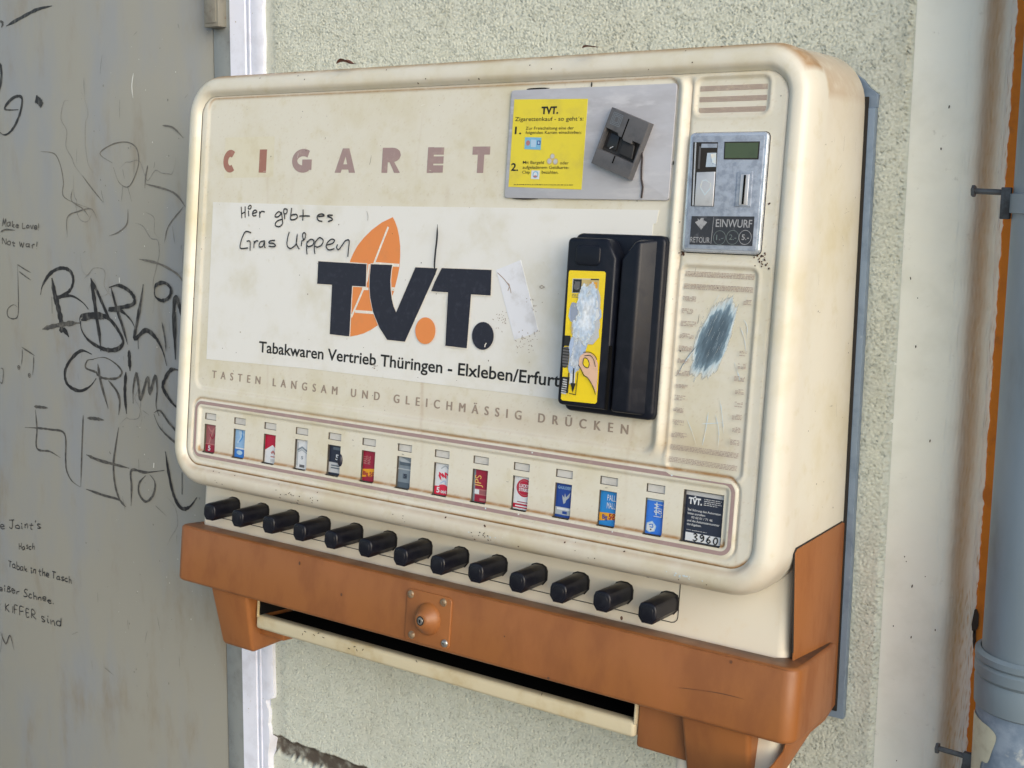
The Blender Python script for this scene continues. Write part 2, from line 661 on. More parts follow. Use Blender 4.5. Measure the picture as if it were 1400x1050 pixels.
# ------------------------------------------------------------------ plastered wall
MT['rough'] = M('rough_plaster', lin((208, 213, 202)), lin((200, 205, 193)), scale=30, rough=.9, bump=.4, bscale=420,
                col3=lin((196, 198, 184)), scale3=5, lo3=.5, hi3=.8, stain=lin((82, 74, 66)))
MT['smoothwall'] = M('smooth_white_render', lin((238, 241, 233)), lin((230, 233, 224)), scale=14, rough=.8, bump=.25, bscale=90,
                     col3=lin((206, 208, 200)), scale3=70, lo3=.64, hi3=.8, stain=lin((204, 172, 128)), slo=-.6, shi=.5)
MT['orangewall'] = M('orange_facade_paint', lin((214, 126, 34)), lin((196, 112, 34)), scale=30, rough=.8, bump=.3, bscale=120,
                     col3=lin((176, 112, 52)), scale3=60, lo3=.6, hi3=.75)

wall = thing('plastered_wall', 'rough grey plaster wall with a smooth white band, behind the vending machine', 'wall', (.1, YW, -Z0))
STEP = .0016
xs = np.arange(-.452, .5835, STEP)
zs = np.arange(-.80, .80, STEP)
XX, ZZ = np.meshgrid(xs, zs, indexing='ij')
hgt = bandnoise(XX.shape, STEP, .0015, .0034, 3) * .00074 + bandnoise(XX.shape, STEP, .0032, .007, 4) * .00035
pits = bandnoise(XX.shape, STEP, .0014, .0032, 5)
hgt -= smooth01((pits - 1.3) / .8) * .0022
hgt = np.minimum(hgt, .0020)
# the right margin of the roughcast thins out raggedly on to the smooth band
rag = bandnoise(XX.shape, STEP, .003, .010, 6) * .0012
edge = .5805 + rag
fall = smooth01((XX - (edge - .003)) / .003)
hgt = hgt * (1 - fall) - .0065 * fall
# bare smooth margin beside the door casing and the recessed foot of the wall
lm = smooth01((-.417 + bandnoise((1, XX.shape[1]), STEP, .01, .05, 8)[0][None, :] * .003 - XX) / .006)
hgt = hgt * (1 - lm * .85) - lm * .001
foot = -.586 + bandnoise((XX.shape[0], 1), STEP, .03, .1, 9) * .0014
low = foot - .030 + bandnoise((XX.shape[0], 1), STEP, .02, .08, 10) * .003 + bandnoise(XX.shape, STEP, .004, .012, 13) * .0005
fm_ = smooth01((foot - ZZ) / .012) * (1 - .6 * smooth01((low - ZZ) / .010))
hgt = hgt * (1 - fm_ * .75) - fm_ * .012
st = smooth01((foot - ZZ) / .003) * smooth01((ZZ - low + .008) / .008) * 1.1 + lm * .14  # dark band paints the shadow in the foot recess
st = np.clip(st + smooth01((pits - 1.30) / .7) * np.where(ZZ < -.15, .55, .25), 0, 1)
YY = YW - hgt
nx, nz = XX.shape
V = np.stack([XX.ravel(), YY.ravel(), ZZ.ravel()], 1)
I = np.arange(nx * nz).reshape(nx, nz)
Q = np.stack([I[:-1, :-1].ravel(), I[1:, :-1].ravel(), I[1:, 1:].ravel(), I[:-1, 1:].ravel()], 1)
link('rough_plaster', V, [tuple(q) for q in Q.tolist()], ['rough'], None, wall, True, 180, st.ravel(), recalc=False)
for bx in ((-.452, .58, YW - .002, YW + .2, .80, 1.6), (-.452, .58, YW + .024, YW + .2, -Z0 - .02, -.795), (-3.2, -.4525, YW - .001, YW + .2, 1.0, 1.6),
           (-3.2, -1.66, YW - .001, YW + .2, -Z0 - .02, .9995)):
    MB(XYZ).mat('rough').rbox(*bx, 0).build('plain_plaster', wall, smooth=False)

# smooth white band that runs into a shallow cove beside the pipe
prof = [(.560, .0068), (.632, .0068), (.645, .0072), (.652, .0085), (.658, .0110), (.663, .0145), (.668, .0175), (.674, .0190), (.679, .0186), (.682, .0180),
        (.6845, .0180), (.690, .0178), (.697, .0178)]
px = catmull([(a, b) for a, b in prof], 6)
zz = np.arange(-.80, .82, .006)
bn = bandnoise((len(px), len(zz)), .004, .01, .04, 21)
wb = bandnoise((1, len(zz)), .006, .05, .3, 22)[0]
V, S = [], []
for i, (a, b) in enumerate(px):
    for j, z in enumerate(zz):
        V.append((a + (wb[j] * .0005 if a > .65 else 0), YW + b + bn[i, j] * .00022, z))
        s = math.exp(-((a - .6675) / .0105) ** 2) * (.80 + .06 * bn[i, j])  # tan band paints the pipe's soft shadow, with dirt in the cove
        s += math.exp(-((a - .688) / .004) ** 2) * max(0, bn[i, j] - .8) * .6
        if z < -.12:
            s += max(0, bn[i, j] - .5) * .5 * math.exp(-((a - .682) / .012) ** 2)
        S.append(max(0, min(1, s)))
nz = len(zz)
Q = [(i * nz + j, (i + 1) * nz + j, (i + 1) * nz + j + 1, i * nz + j + 1) for i in range(len(px) - 1) for j in range(nz - 1)]
link('smooth_band', V, Q, ['smoothwall'], None, wall, True, 60, S, recalc=False)
m = MB(XYZ).mat('smoothwall')
m.rbox(.5805, .697, YW + .007, YW + .2, .815, 1.6, 0)
m.rbox(.5805, .697, YW + .007, YW + .2, -Z0 - .02, -.795, 0)
m.build('plain_render', wall, smooth=False)

# dark marks on the smooth render
m = MB(WALL(YW + .0066)).mat('dirt')
for _ in range(20):
    x, z = random.uniform(.59, .655), random.uniform(-.5, .55)
    r = random.uniform(.0003, .0008)
    m.poly(ellipse(x, z, r, r * random.uniform(1, 3), 8, random.uniform(-.3, .3)), .0006)
m.build('dirt_specks', wall, smooth=False)

# ------------------------------------------------------------------ orange neighbouring facade
fac = thing('orange_facade', 'orange painted facade edge behind the grey downpipe', 'wall', (1.4, YW, -Z0))
zz = np.arange(-Z0 - .02, 1.6, .003)
nz = len(zz)
wob = bandnoise((1, nz), .003, .02, .12, 31)[0] * .0004 + bandnoise((1, nz), .003, .008, .02, 32)[0] * .0002
chip = np.where((zz < -.02) & (zz > -.34), np.clip(bandnoise((1, nz), .003, .014, .06, 33)[0] - .9, 0, 2) * .0010, 0)
V = []
rows = [(0, .03), (0, .006), (.0015, .0035), (.006, .003), (1.8, .003), (1.8, .2)]
for a, b in rows:
    for j, z in enumerate(zz):
        V.append((.6912 + a + (wob[j] + chip[j] if a < .1 else 0), YW + b, z))
Q = [(i * nz + j, (i + 1) * nz + j, (i + 1) * nz + j + 1, i * nz + j + 1) for i in range(len(rows) - 1) for j in range(nz - 1)]
link('facade_panel', V, Q, ['orangewall'], None, fac, True, 40)

m = MB(WALL(YW + .003)).mat('dirt')
for (x, z, a, b) in ((.6930, -.15, .004, .016), (.6925, -.168, .0022, .012), (.691, -.33, .003, .012), (.692, -.345, .0026, .009)):
    pts = [(x + a * math.cos(t) * random.uniform(.6, 1.2), z + b * math.sin(t) * random.uniform(.6, 1.2)) for t in [k * .42 for k in range(15)]]
    m.prism(pts, -.012, .0022, .0006)
m.build('crumbled_mortar', fac)

# ------------------------------------------------------------------ downpipe
MT['pipe'] = M('blue_grey_pipe_paint', lin((118, 133, 143)), lin((130, 148, 166)), scale=5, lo=.4, hi=.7, rough=.45, bump=.15, bscale=40,
               stretch=(1, 1, .3), col3=lin((104, 114, 120)), scale3=16, lo3=.55, hi3=.8)
MT['pipelow'] = M('scuffed_pipe_paint', lin((112, 130, 150)), lin((140, 156, 174)), scale=36, lo=.42, hi=.66, rough=.55, bump=.3, bscale=70,
                  col3=lin((178, 184, 184)), scale3=30, lo3=.56, hi3=.66)
MT['pipecream'] = M('cream_paint_smear', lin((206, 206, 184)), lin((190, 188, 166)), scale=60, rough=.6, bump=.3, bscale=60)
MT['clamp'] = M('dark_grey_clamp', lin((78, 84, 90)), lin((60, 62, 66)), scale=80, rough=.5, metal=.3)
PX, PY, PR = .7765, .125, .054
pipe = thing('downpipe', 'blue grey painted downpipe with clamp and collar, beside the orange facade edge', 'downpipe', (PX, PY, -Z0))
m = MB(XYZ).mat('pipe')
m.lathe([(PR, -.150), (PR, 1.6)], PX, PY, 64)
m.build('upper_pipe', pipe)
m = MB(XYZ).mat('pipelow')
m.lathe([(PR + .002, -Z0), (PR + .002, -.172)], PX, PY, 64)
m.build('lower_pipe', pipe)
m = MB(XYZ).mat('pipe')
m.lathe([(PR + .001, -.206), (PR + .0045, -.203), (PR + .0055, -.176), (PR + .003, -.172), (PR + .0062, -.168), (PR + .0062, -.158), (PR + .0035, -.155),
         (PR + .0065, -.152), (PR + .0065, -.146), (PR + .001, -.143)], PX, PY, 64)
m.build('collar', pipe)
# smear of cream paint on the lower pipe: a patch of the pipe's own curve
outline = [(-160, -.215), (-168, -.222), (-160, -.245), (-158, -.275), (-154, -.31), (-150, -.333), (-138, -.338), (-128, -.325), (-130, -.29), (-131, -.262), (-121, -.258),
           (-116, -.243), (-112, -.226), (-122, -.219), (-140, -.217)]


def curve_patch(outl, rad):
    bm = bmesh.new()
    dense = catmull(outl + [outl[0]], 4)[:-1]
    vs = [bm.verts.new((a / 90., b / .12, 0)) for a, b in dense]
    bm.faces.new(vs)
    bmesh.ops.triangulate(bm, faces=bm.faces[:])
    bmesh.ops.subdivide_edges(bm, edges=bm.edges[:], cuts=3, use_grid_fill=True)
    bm.verts.index_update()
    vv = [(PX + rad * math.cos(math.radians(q.co.x * 90)), PY + rad * math.sin(math.radians(q.co.x * 90)), q.co.y * .12) for q in bm.verts]
    ff = [tuple(q.index for q in f.verts) for f in bm.faces]
    bm.free()
    return vv, ff


m = MB(XYZ).mat('pipecream')
vv, ff = curve_patch(outline, PR + .0031)
m.add(vv, ff)
m.build('paint_smear', pipe)


def pipe_clamp(z):
    m = MB(XYZ).mat('pipe')
    m.lathe([(PR + .0005, z - .010), (PR + .003, z - .0095), (PR + .003, z + .0095), (PR + .0005, z + .010)], PX, PY, 64)
    m.mat('clamp')
    a = math.radians(197)
    ex, ey = PX + (PR + .004) * math.cos(a), PY + (PR + .004) * math.sin(a)
    m.rbox(ex - .007, ex + .003, ey - .004, ey + .003, z - .016, z + .016, .001)
    ob = m.build('pipe_clamp', pipe)
    m = MB(XYZ).mat('clamp')
    m.tube([(ex - .034, ey, z + .012), (ex - .006, ey, z + .011)], .0030, 10)
    m.tube([(ex - .0365, ey, z + .012), (ex - .0335, ey, z + .012)], .0062, 6)
    m.build('clamp_bolt', ob)


pipe_clamp([(0.7286,0.3232)][0][1])
pipe_clamp([(0.7271,-0.2818)][0][1])

# ------------------------------------------------------------------ door and frame
MT['door'] = M('grey_door_paint', lin((147, 147, 139)), lin((139, 144, 148)), scale=5, lo=.42, hi=.66, rough=.45, rough2=.56, bump=.9, bscale=9, stretch=(1, 1, .4),
               col3=lin((131, 122, 105)), scale3=11, lo3=.52, hi3=.8)
MT['jamb'] = M('grey_steel_jamb', lin((134, 140, 140)), lin((118, 122, 122)), scale=20, rough=.5, col3=lin((104, 104, 104)), scale3=60, lo3=.6, hi3=.8)
MT['casing'] = M('white_casing_paint', lin((232, 236, 250)), lin((220, 223, 236)), scale=30, rough=.55, bump=.15, col3=lin((160, 146, 128)), scale3=150,
                 lo3=.66, hi3=.76)
MT['hinge'] = M('grey_hinge_paint', lin((134, 132, 122)), lin((120, 116, 108)), scale=50, rough=.5, col3=lin((104, 62, 48)), scale3=90, lo3=.62, hi3=.72)
MT['tag'] = M('black_spray_marker', lin((32, 32, 36)), lin((92, 92, 90)), scale=110, lo=.48, hi=.72, rough=.45, stretch=(1, 1, .35))
MT['tagmid'] = M('worn_marker', lin((66, 66, 66)), lin((104, 102, 96)), scale=120, lo=.4, hi=.7, rough=.5)
MT['tagfaint'] = M('faint_pencil', lin((100, 98, 94)), lin((124, 122, 114)), scale=160, lo=.4, hi=.7, rough=.6)
MT['chipwhite'] = M('white_paint_chip', lin((214, 216, 212)), rough=.6)
YD = .2000
door = thing('steel_door', 'grey steel door covered in black marker graffiti beside the white door casing', 'door', (-1.09, YD, -Z0))
m = MB(XYZ).mat('door')
m.rbox(-1.62, -.5598, YD, YD + .045, -Z0 + .01, .99, .003)
leaf = m.build('door_leaf', door)

TX = (-.5385, -.5155)
frame = thing('door_frame', 'grey steel jamb with white grooved casing between door and rough plaster', 'door frame', (-.49, YW, -Z0))
m = MB(XYZ).mat('jamb')
m.rbox(-.5552, -.5165, YD - .003, YD + .06, -Z0 + .003, .999, .0015)
m.build('jamb', frame)
m = MB(XYZ).mat('darkgap')
m.rbox(-.5596, -.5553, YD + .006, YD + .05, -Z0 + .005, .99, 0)
m.build('door_seal', frame)
m = MB(XYZ).mat('casing')
# casing profile with two grooves, swept upright
cp = [(-.5160, .06), (-.5160, -.003), (-.5150, -.0045), (-.4870, -.0045), (-.4862, -.0028), (-.4850, -.0020), (-.4838, -.0035), (-.4800, -.0055), (-.4772, -.0055), (-.4765, -.0030),
      (-.4752, -.0026), (-.4745, -.0050), (-.4650, -.0065), (-.4560, -.0065), (-.4525, -.0052), (-.4525, .06)]
cp = [(-.516 + (p + .516) * 1.215, q) for p, q in cp]
zz = np.arange(-Z0 + .002, 1.0, .008)
nz = len(zz)
V = []
cw = bandnoise((1, nz), .008, .03, .2, 41)[0]
for a, b in cp:
    for j, z in enumerate(zz):
        bx = a
        if a > -.455 and -.525 > z > -.80:
            bx = min(a, -.4520 + .0035 * math.sin(z * 40) + .0012 * cw[j])
        V.append((bx + (cw[j] * .0004 if a > -.45 else 0), YD - .0045 + b + .0045, z))
Q = [(i * nz + j, (i + 1) * nz + j, (i + 1) * nz + j + 1, i * nz + j + 1) for i in range(len(cp) - 1) for j in range(nz - 1)]
link('casing', V, Q, ['casing'], None, frame, True, 25)
m = MB(XYZ).mat('hinge')
m.rbox(-.5580, -.5240, YD - .020, YD + .002, .583, .70, .002)
m.rbox(-.5530, -.5290, YD - .0215, YD - .018, .589, .70, .001)
m.build('hinge', door)

# graffiti on the door: strokes lying on the leaf
g1 = MB(WALL(YD)).mat('tag')
W1 = .0006


def tag(pts, wd=.0085, mt='tag', taper=True, sm=6):
    g1.mat(mt)
    g1.ribbon(pts, wd * random.uniform(.9, 1.1), W1, sm, taper, .45)


tag([(-1.0511,0.1265),(-1.0434,0.1446),(-1.0192,0.1673),(-0.9866,0.1793),(-0.9586,0.1759),(-0.9490,0.1591),(-0.9608,0.1392),(-0.9900,0.1260),(-1.0061,0.1232),(-0.9583,0.1297),(-0.9248,0.1201),(-0.9072,0.1078)], .0075)
tag([(-1.0133,0.1598),(-1.0074,0.1328),(-0.9977,0.1061),(-0.9899,0.0792),(-0.9864,0.0638)], .013)
tag([(-1.0491,0.0613),(-1.0128,0.0698),(-0.9678,0.0776),(-0.9333,0.0811)], .009, 'tagmid')
tag([(-0.9973,0.0630),(-0.9813,0.0642),(-0.9681,0.0526)], .010)
tag([(-1.0156,0.1246),(-1.0164,0.0931)], .003)
tag([(-0.8965,0.1655),(-0.8904,0.1355),(-0.8837,0.0941),(-0.8775,0.0640),(-0.8750,0.0336)], .0095)
tag([(-0.8966,0.1647),(-0.8781,0.1399),(-0.8588,0.1108),(-0.8421,0.0893)], .0075)
tag([(-0.9332,0.0831),(-0.9307,0.0929),(-0.9108,0.0980),(-0.8743,0.1004),(-0.8449,0.0929),(-0.8195,0.0720),(-0.8105,0.0539),(-0.8300,0.0403),(-0.8657,0.0382),(-0.9074,0.0502),(-0.9279,0.0680),(-0.9312,0.0851)], .0080)
tag([(-0.9287,0.0865),(-0.8987,0.0961),(-0.8627,0.0936)], .011)
tag([(-0.8389,0.1514),(-0.8260,0.1166),(-0.8102,0.0840),(-0.7972,0.0519)], .0065)
tag([(-0.8448,0.1511),(-0.8181,0.1562),(-0.7896,0.1485),(-0.7743,0.1346),(-0.7851,0.1228),(-0.8439,0.1118),(-0.8146,0.1117),(-0.7864,0.0968),(-0.7729,0.0791)], .0075)
tag([(-0.7492,0.1616),(-0.7594,0.1244),(-0.7693,0.0942),(-0.7765,0.0640),(-0.7473,0.0810),(-0.7225,0.0718),(-0.7039,0.0512),(-0.6924,0.0229)], .0070)
tag([(-0.7679,0.0647),(-0.7676,0.0461)], .005)
tag([(-0.7191,0.1486),(-0.7158,0.1615),(-0.6936,0.1673),(-0.6766,0.1581),(-0.6810,0.1435),(-0.7004,0.1359),(-0.7167,0.1415),(-0.7191,0.1504)], .0060)
tag([(-0.6690,0.0359),(-0.6697,0.0866),(-0.6691,0.1298),(-0.6621,0.1428),(-0.6522,0.1201),(-0.6418,0.0850)], .0095)
tag([(-0.7019,0.0988),(-0.6949,0.0702),(-0.6930,0.0484)], .004, 'tagmid')
g1.build('graffiti', door, smooth=False)
g1 = MB(WALL(YD)).mat('tag')
tag([(-0.9027,0.0256),(-0.9333,0.0296),(-0.9657,0.0105),(-0.9850,-0.0148),(-0.9782,-0.0379),(-0.9441,-0.0464),(-0.9124,-0.0354),(-0.8918,-0.0179)], .0072)
tag([(-0.8972,0.0164),(-0.9157,0.0129),(-0.9215,-0.0012),(-0.8924,-0.0064),(-0.8866,-0.0116),(-0.8687,-0.0157),(-0.8327,-0.0123),(-0.8173,0.0005),(-0.8343,0.0142),(-0.8666,0.0228),(-0.9033,0.0159)], .0040, 'tagmid')
tag([(-0.8854,0.0097),(-0.8782,-0.0243),(-0.8596,-0.0707)], .0062, 'tagmid')
tag([(-0.8568,-0.0185),(-0.8339,-0.0354),(-0.8259,-0.0537),(-0.8302,-0.0791)], .0055, 'tagmid')
tag([(-0.8055,0.0016),(-0.8104,-0.0368),(-0.8076,-0.0747)], .0075)
tag([(-0.7948,0.0420),(-0.7945,0.0251),(-0.7938,0.0045)], .009)
tag([(-0.7879,-0.0535),(-0.7866,-0.0269),(-0.7767,0.0004),(-0.7718,-0.0179),(-0.7673,-0.0438),(-0.7515,-0.0122),(-0.7444,-0.0040),(-0.7410,-0.0298),(-0.7255,0.0014),(-0.7209,-0.0204),(-0.7250,-0.0506),(-0.7174,-0.0684)], .006, 'tagmid')
tag([(-0.6626,0.0182),(-0.6834,0.0163),(-0.7007,-0.0036),(-0.7041,-0.0187),(-0.6803,-0.0421),(-0.6535,-0.0540)], .0075)
tag([(-0.7312,-0.0643),(-0.7142,-0.0587),(-0.6927,-0.0768),(-0.6713,-0.0928),(-0.6693,-0.1111),(-0.6937,-0.1030),(-0.7182,-0.0872),(-0.7313,-0.0662)], .0045, 'tagmid')
g1.build('graffiti', door, smooth=False)
g1 = MB(WALL(YD)).mat('tag')
tag([(-1.0833,-0.0969),(-1.0805,-0.1335),(-1.0832,-0.1728),(-1.0420,-0.1738),(-1.0099,-0.1818)], .0038, 'tagmid')
tag([(-1.1199,-0.1360),(-1.0791,-0.1325),(-1.0392,-0.1306),(-0.9938,-0.1333),(-0.9935,-0.1797),(-0.9918,-0.2037),(-0.9769,-0.2219),(-0.9520,-0.2304)], .0042, 'tagmid')
tag([(-1.0862,-0.0911),(-1.0628,-0.0899),(-1.0429,-0.0893)], .006, 'tagmid')
tag([(-0.9342,-0.0906),(-0.9403,-0.1408),(-0.9500,-0.2301)], .0035, 'tagmid')
tag([(-0.9220,-0.0952),(-0.8973,-0.0936),(-0.8729,-0.0935)], .0065, 'tagmid')
tag([(-0.9292,-0.1653),(-0.8955,-0.1707),(-0.8470,-0.1729),(-0.8054,-0.1743)], .0062, 'tagmid')
tag([(-0.8314,-0.1023),(-0.8423,-0.1404),(-0.8502,-0.1765),(-0.8462,-0.2151),(-0.8325,-0.2405),(-0.8180,-0.2481)], .0045, 'tagmid')
tag([(-0.9331,-0.2317),(-0.8807,-0.2359),(-0.8383,-0.2375),(-0.8180,-0.2481)], .0045, 'tagmid')
tag([(-0.8029,-0.2438),(-0.8000,-0.2084),(-0.7985,-0.1772),(-0.7590,-0.1756),(-0.7074,-0.1647)], .0050, 'tagmid')
tag([(-0.7592,-0.1814),(-0.7773,-0.1974),(-0.7794,-0.2170),(-0.7614,-0.2297),(-0.7407,-0.2151),(-0.7339,-0.1912),(-0.7476,-0.1779)], .0045, 'tagmid')
tag([(-0.7032,-0.1303),(-0.6963,-0.1670),(-0.6841,-0.2067),(-0.6655,-0.2264),(-0.6434,-0.2211),(-0.6238,-0.2014)], .0068)
tag([(-0.6603,-0.1620),(-0.6618,-0.2015)], .0065)
tag([(-0.8590,-0.1503),(-0.8562,-0.1546)], .005, 'tagmid')
g1.build('graffiti', door, smooth=False)
g1 = MB(WALL(YD)).mat('tag')
tag([(-1.1231,0.6229),(-1.0699,0.6363),(-1.0246,0.6462),(-0.9808,0.6493)], .0062)
tag([(-1.1422,0.6335),(-1.1332,0.6292),(-1.1378,0.6211)], .0055)
tag([(-1.1469,0.5576),(-1.1447,0.5345),(-1.1555,0.5003)], .0075)
tag([(-1.0952,0.4696),(-1.1382,0.4719),(-1.1203,0.4876),(-1.0967,0.4945),(-1.0821,0.4883),(-1.0927,0.4600),(-1.1178,0.4336),(-1.1453,0.4244),(-1.1713,0.4385)], .0058)
tag([(-1.0408,0.4882),(-1.0296,0.4829),(-1.0213,0.4752)], .013, 'tag', False)
g1.build('graffiti', door, smooth=False)
g1 = MB(WALL(YD)).mat('tag')
tag([(-1.0327,0.3923),(-0.9918,0.3882),(-0.9745,0.3674),(-0.9671,0.3373),(-0.9657,0.3090),(-0.8876,0.2895)], .0022, 'tagfaint')
tag([(-0.9112,0.3487),(-0.8855,0.3266),(-0.8543,0.3019)], .0024, 'tagfaint')
tag([(-0.8244,0.3707),(-0.8584,0.3872),(-0.8227,0.4032),(-0.7826,0.4063),(-0.7579,0.3954),(-0.7535,0.3705),(-0.7689,0.3419),(-0.7864,0.3292),(-0.8088,0.3381),(-0.8219,0.3634)], .0020, 'tagfaint')
tag([(-0.7357,0.3349),(-0.6657,0.3214),(-0.6349,0.2974)], .0034, 'tagfaint')
tag([(-0.7288,0.3669),(-0.7351,0.3492),(-0.7388,0.3278)], .0025, 'tagfaint')
tag([(-0.6879,0.4329),(-0.6614,0.4289),(-0.6358,0.4113)], .0025, 'tagfaint')
tag([(-0.9401,0.3243),(-0.9444,0.3036),(-0.9117,0.2891),(-0.8945,0.2745)], .0018, 'tagfaint')
tag([(-0.9610,0.2370),(-0.9587,0.2732),(-0.9241,0.2852),(-0.8876,0.2895),(-0.8709,0.2694)], .0018, 'tagfaint')
tag([(-0.7854,0.2913),(-0.7896,0.2658),(-0.8133,0.2506),(-0.8399,0.2432)], .0020, 'tagfaint')
tag([(-0.6402,0.2973),(-0.6787,0.2649),(-0.6907,0.2362)], .0022, 'tagfaint')
tag([(-0.7585,0.2049),(-0.7087,0.1997),(-0.6605,0.1839),(-0.6424,0.1670)], .004, 'tagfaint')
g1.build('graffiti', door, smooth=False)
g1 = MB(WALL(YD)).mat('tag')
tag([(-1.1202,0.1806),(-1.1216,0.1346),(-1.1252,0.0861),(-1.1383,0.0752),(-1.1586,0.0779),(-1.1589,0.0921),(-1.1396,0.1022),(-1.1263,0.0982)], .0022, 'tagmid')
tag([(-1.1202,0.1806),(-1.1006,0.1735),(-1.0779,0.1666)], .0022, 'tagmid')
tag([(-1.1164,0.1676),(-1.0983,0.1597),(-1.0788,0.1527)], .0022, 'tagmid')
tag([(-1.1185,0.0219),(-1.0987,0.0154),(-1.0772,0.0083)], .0030, 'tagmid')
tag([(-1.1167,0.0180),(-1.1179,0.0016),(-1.1217,-0.0130)], .0022, 'tagmid')
tag([(-1.0806,0.0068),(-1.0826,-0.0116),(-1.0866,-0.0301)], .0022, 'tagmid')
for cx, cy in ([(-1.1303,-0.0190),(-1.0967,-0.0315)]):
    g1.mat('tagmid')
    g1.ribbon(ellipse(cx, cy, .0036, .0036, 14), .0018, W1)
    g1.ribbon([(cx - .003, cy + .001), (cx + .003, cy - .0012)], .0016, W1)
tag([(-1.1967,-0.0528),(-1.1869,-0.0540),(-1.1821,-0.0286),(-1.1910,-0.0261)], .0022, 'tagmid')
tag([(-1.2380,-0.6193),(-1.2273,-0.5767)], .0028, 'tagmid')
tag([(-1.2345,-0.5761),(-1.2180,-0.5970),(-1.2019,-0.5757),(-1.1896,-0.6040)], .0028, 'tagmid')
tag([(-1.1699,0.2408),(-1.1524,0.2460),(-1.1220,0.2453)], .003, 'tagmid')
g1.build('graffiti', door, smooth=False)
sr = random.Random(5)
MT['scribble'] = M('faded_pencil', lin((122, 121, 118)), lin((140, 140, 136)), scale=150, lo=.38, hi=.62, rough=.6)
for k in range(14):
    g1 = MB(WALL(YD)).mat('scribble')
    x, z = (sr.uniform(-.98, -.60), sr.uniform(.08, .36)) if k < 10 else (sr.uniform(-.90, -.60), sr.uniform(-.30, .10))
    pts, an = [(x, z)], sr.uniform(0, 6.28)
    for q in range(sr.randint(4, 11)):
        an += sr.uniform(-1.3, 1.5)
        l = sr.uniform(.008, .026)
        x, z = x + l * math.cos(an), z + l * math.sin(an) * 1.3
        pts.append((min(x, -.566), z))
    g1.ribbon(pts, sr.uniform(.0008, .0018), W1 - .0001, 6, True, .5)
    g1.build('scribble', door, smooth=False)

# one-stroke hand lettering
SF = {
    'a': [[(.5, .5), (.3, .55), (.08, .4), (.05, .12), (.2, 0), (.42, .12), (.5, .5), (.5, .1), (.6, 0)]],
    'b': [[(.1, 1), (.08, .5), (.08, 0), (.3, 0), (.5, .15), (.45, .42), (.25, .5), (.1, .4)]],
    'c': [[(.45, .48), (.25, .55), (.08, .35), (.1, .1), (.3, 0), (.5, .08)]],
    'd': [[(.5, .42), (.3, .52), (.08, .35), (.08, .1), (.25, 0), (.45, .12), (.5, 1), (.5, 0)]],
    'e': [[(.06, .27), (.46, .3), (.4, .5), (.2, .55), (.06, .35), (.08, .1), (.28, 0), (.5, .08)]],
    'f': [[(.5, .95), (.3, 1), (.22, .8), (.2, 0)], [(.05, .5), (.42, .52)]],
    'g': [[(.48, .48), (.3, .55), (.08, .4), (.1, .18), (.3, .15), (.46, .35), (.5, .5), (.48, -.2), (.28, -.4), (.08, -.28)]],
    'h': [[(.1, 1), (.08, 0)], [(.08, .35), (.28, .53), (.45, .45), (.46, 0)]],
    'i': [[(.15, .5), (.15, .05), (.25, 0)], [(.12, .76), (.2, .8), (.22, .72), (.12, .76)]],
    'k': [[(.1, 1), (.08, 0)], [(.45, .55), (.1, .25), (.5, 0)]],
    'n': [[(.08, .52), (.1, 0)], [(.1, .35), (.28, .53), (.45, .45), (.47, 0)]],
    'o': [[(.3, .53), (.08, .4), (.06, .12), (.25, 0), (.48, .1), (.5, .38), (.3, .53)]],
    'r': [[(.1, .52), (.12, 0)], [(.12, .3), (.25, .5), (.45, .5)]],
    's': [[(.45, .5), (.2, .53), (.1, .4), (.3, .27), (.42, .12), (.28, 0), (.06, .05)]],
    't': [[(.25, .85), (.22, .1), (.4, 0)], [(.03, .55), (.46, .57)]],
    'v': [[(.05, .52), (.24, 0), (.46, .54)]],
    'u': [[(.08, .5), (.08, .1), (.25, 0), (.42, .12), (.45, .5), (.48, 0)]],
    'w': [[(.04, .52), (.16, 0), (.32, .4), (.46, 0), (.62, .54)]],
    'E': [[(.45, .98), (.08, 1), (.08, 0), (.48, .02)], [(.08, .5), (.4, .52)]],
    'F': [[(.5, .98), (.08, 1), (.08, 0)], [(.08, .5), (.4, .52)]],
    'H': [[(.08, 1), (.08, 0)], [(.5, 1), (.5, 0)], [(.08, .45), (.5, .5)]],
    'I': [[(.15, 1), (.15, 0)]],
    'J': [[(.05, .95), (.6, 1)], [(.4, 1), (.4, .1), (.2, 0), (.02, .15)]],
    'K': [[(.08, 1), (.08, 0)], [(.52, 1), (.1, .45), (.55, 0)]],
    'L': [[(.1, 1), (.06, 0), (.5, .04)]],
    'M': [[(.04, 0), (.12, 1), (.34, .3), (.56, 1), (.62, 0)]],
    'N': [[(.06, 0), (.08, 1), (.5, 0), (.52, 1)]],
    'R': [[(.08, 0), (.08, 1), (.4, .95), (.48, .7), (.3, .5), (.1, .48), (.55, 0)]],
    'S': [[(.52, .9), (.3, 1), (.1, .85), (.15, .6), (.42, .42), (.5, .15), (.28, 0), (.05, .1)]],
    'T': [[(.02, .97), (.6, 1)], [(.32, 1), (.3, 0)]],
    'W': [[(.02, 1), (.18, 0), (.34, .7), (.5, 0), (.68, 1)]],
    '!': [[(.15, 1), (.1, .3)], [(.08, .06), (.1, .0)]],
    "'": [[(.14, 1), (.1, .8)]], ',': [[(.12, .08), (.06, -.12)]], '.': [[(.1, .05), (.12, 0)]],
    'ß': [[(.08, -.1), (.1, .85), (.3, 1), (.45, .82), (.25, .58), (.5, .3), (.4, .05), (.2, 0)]],
}


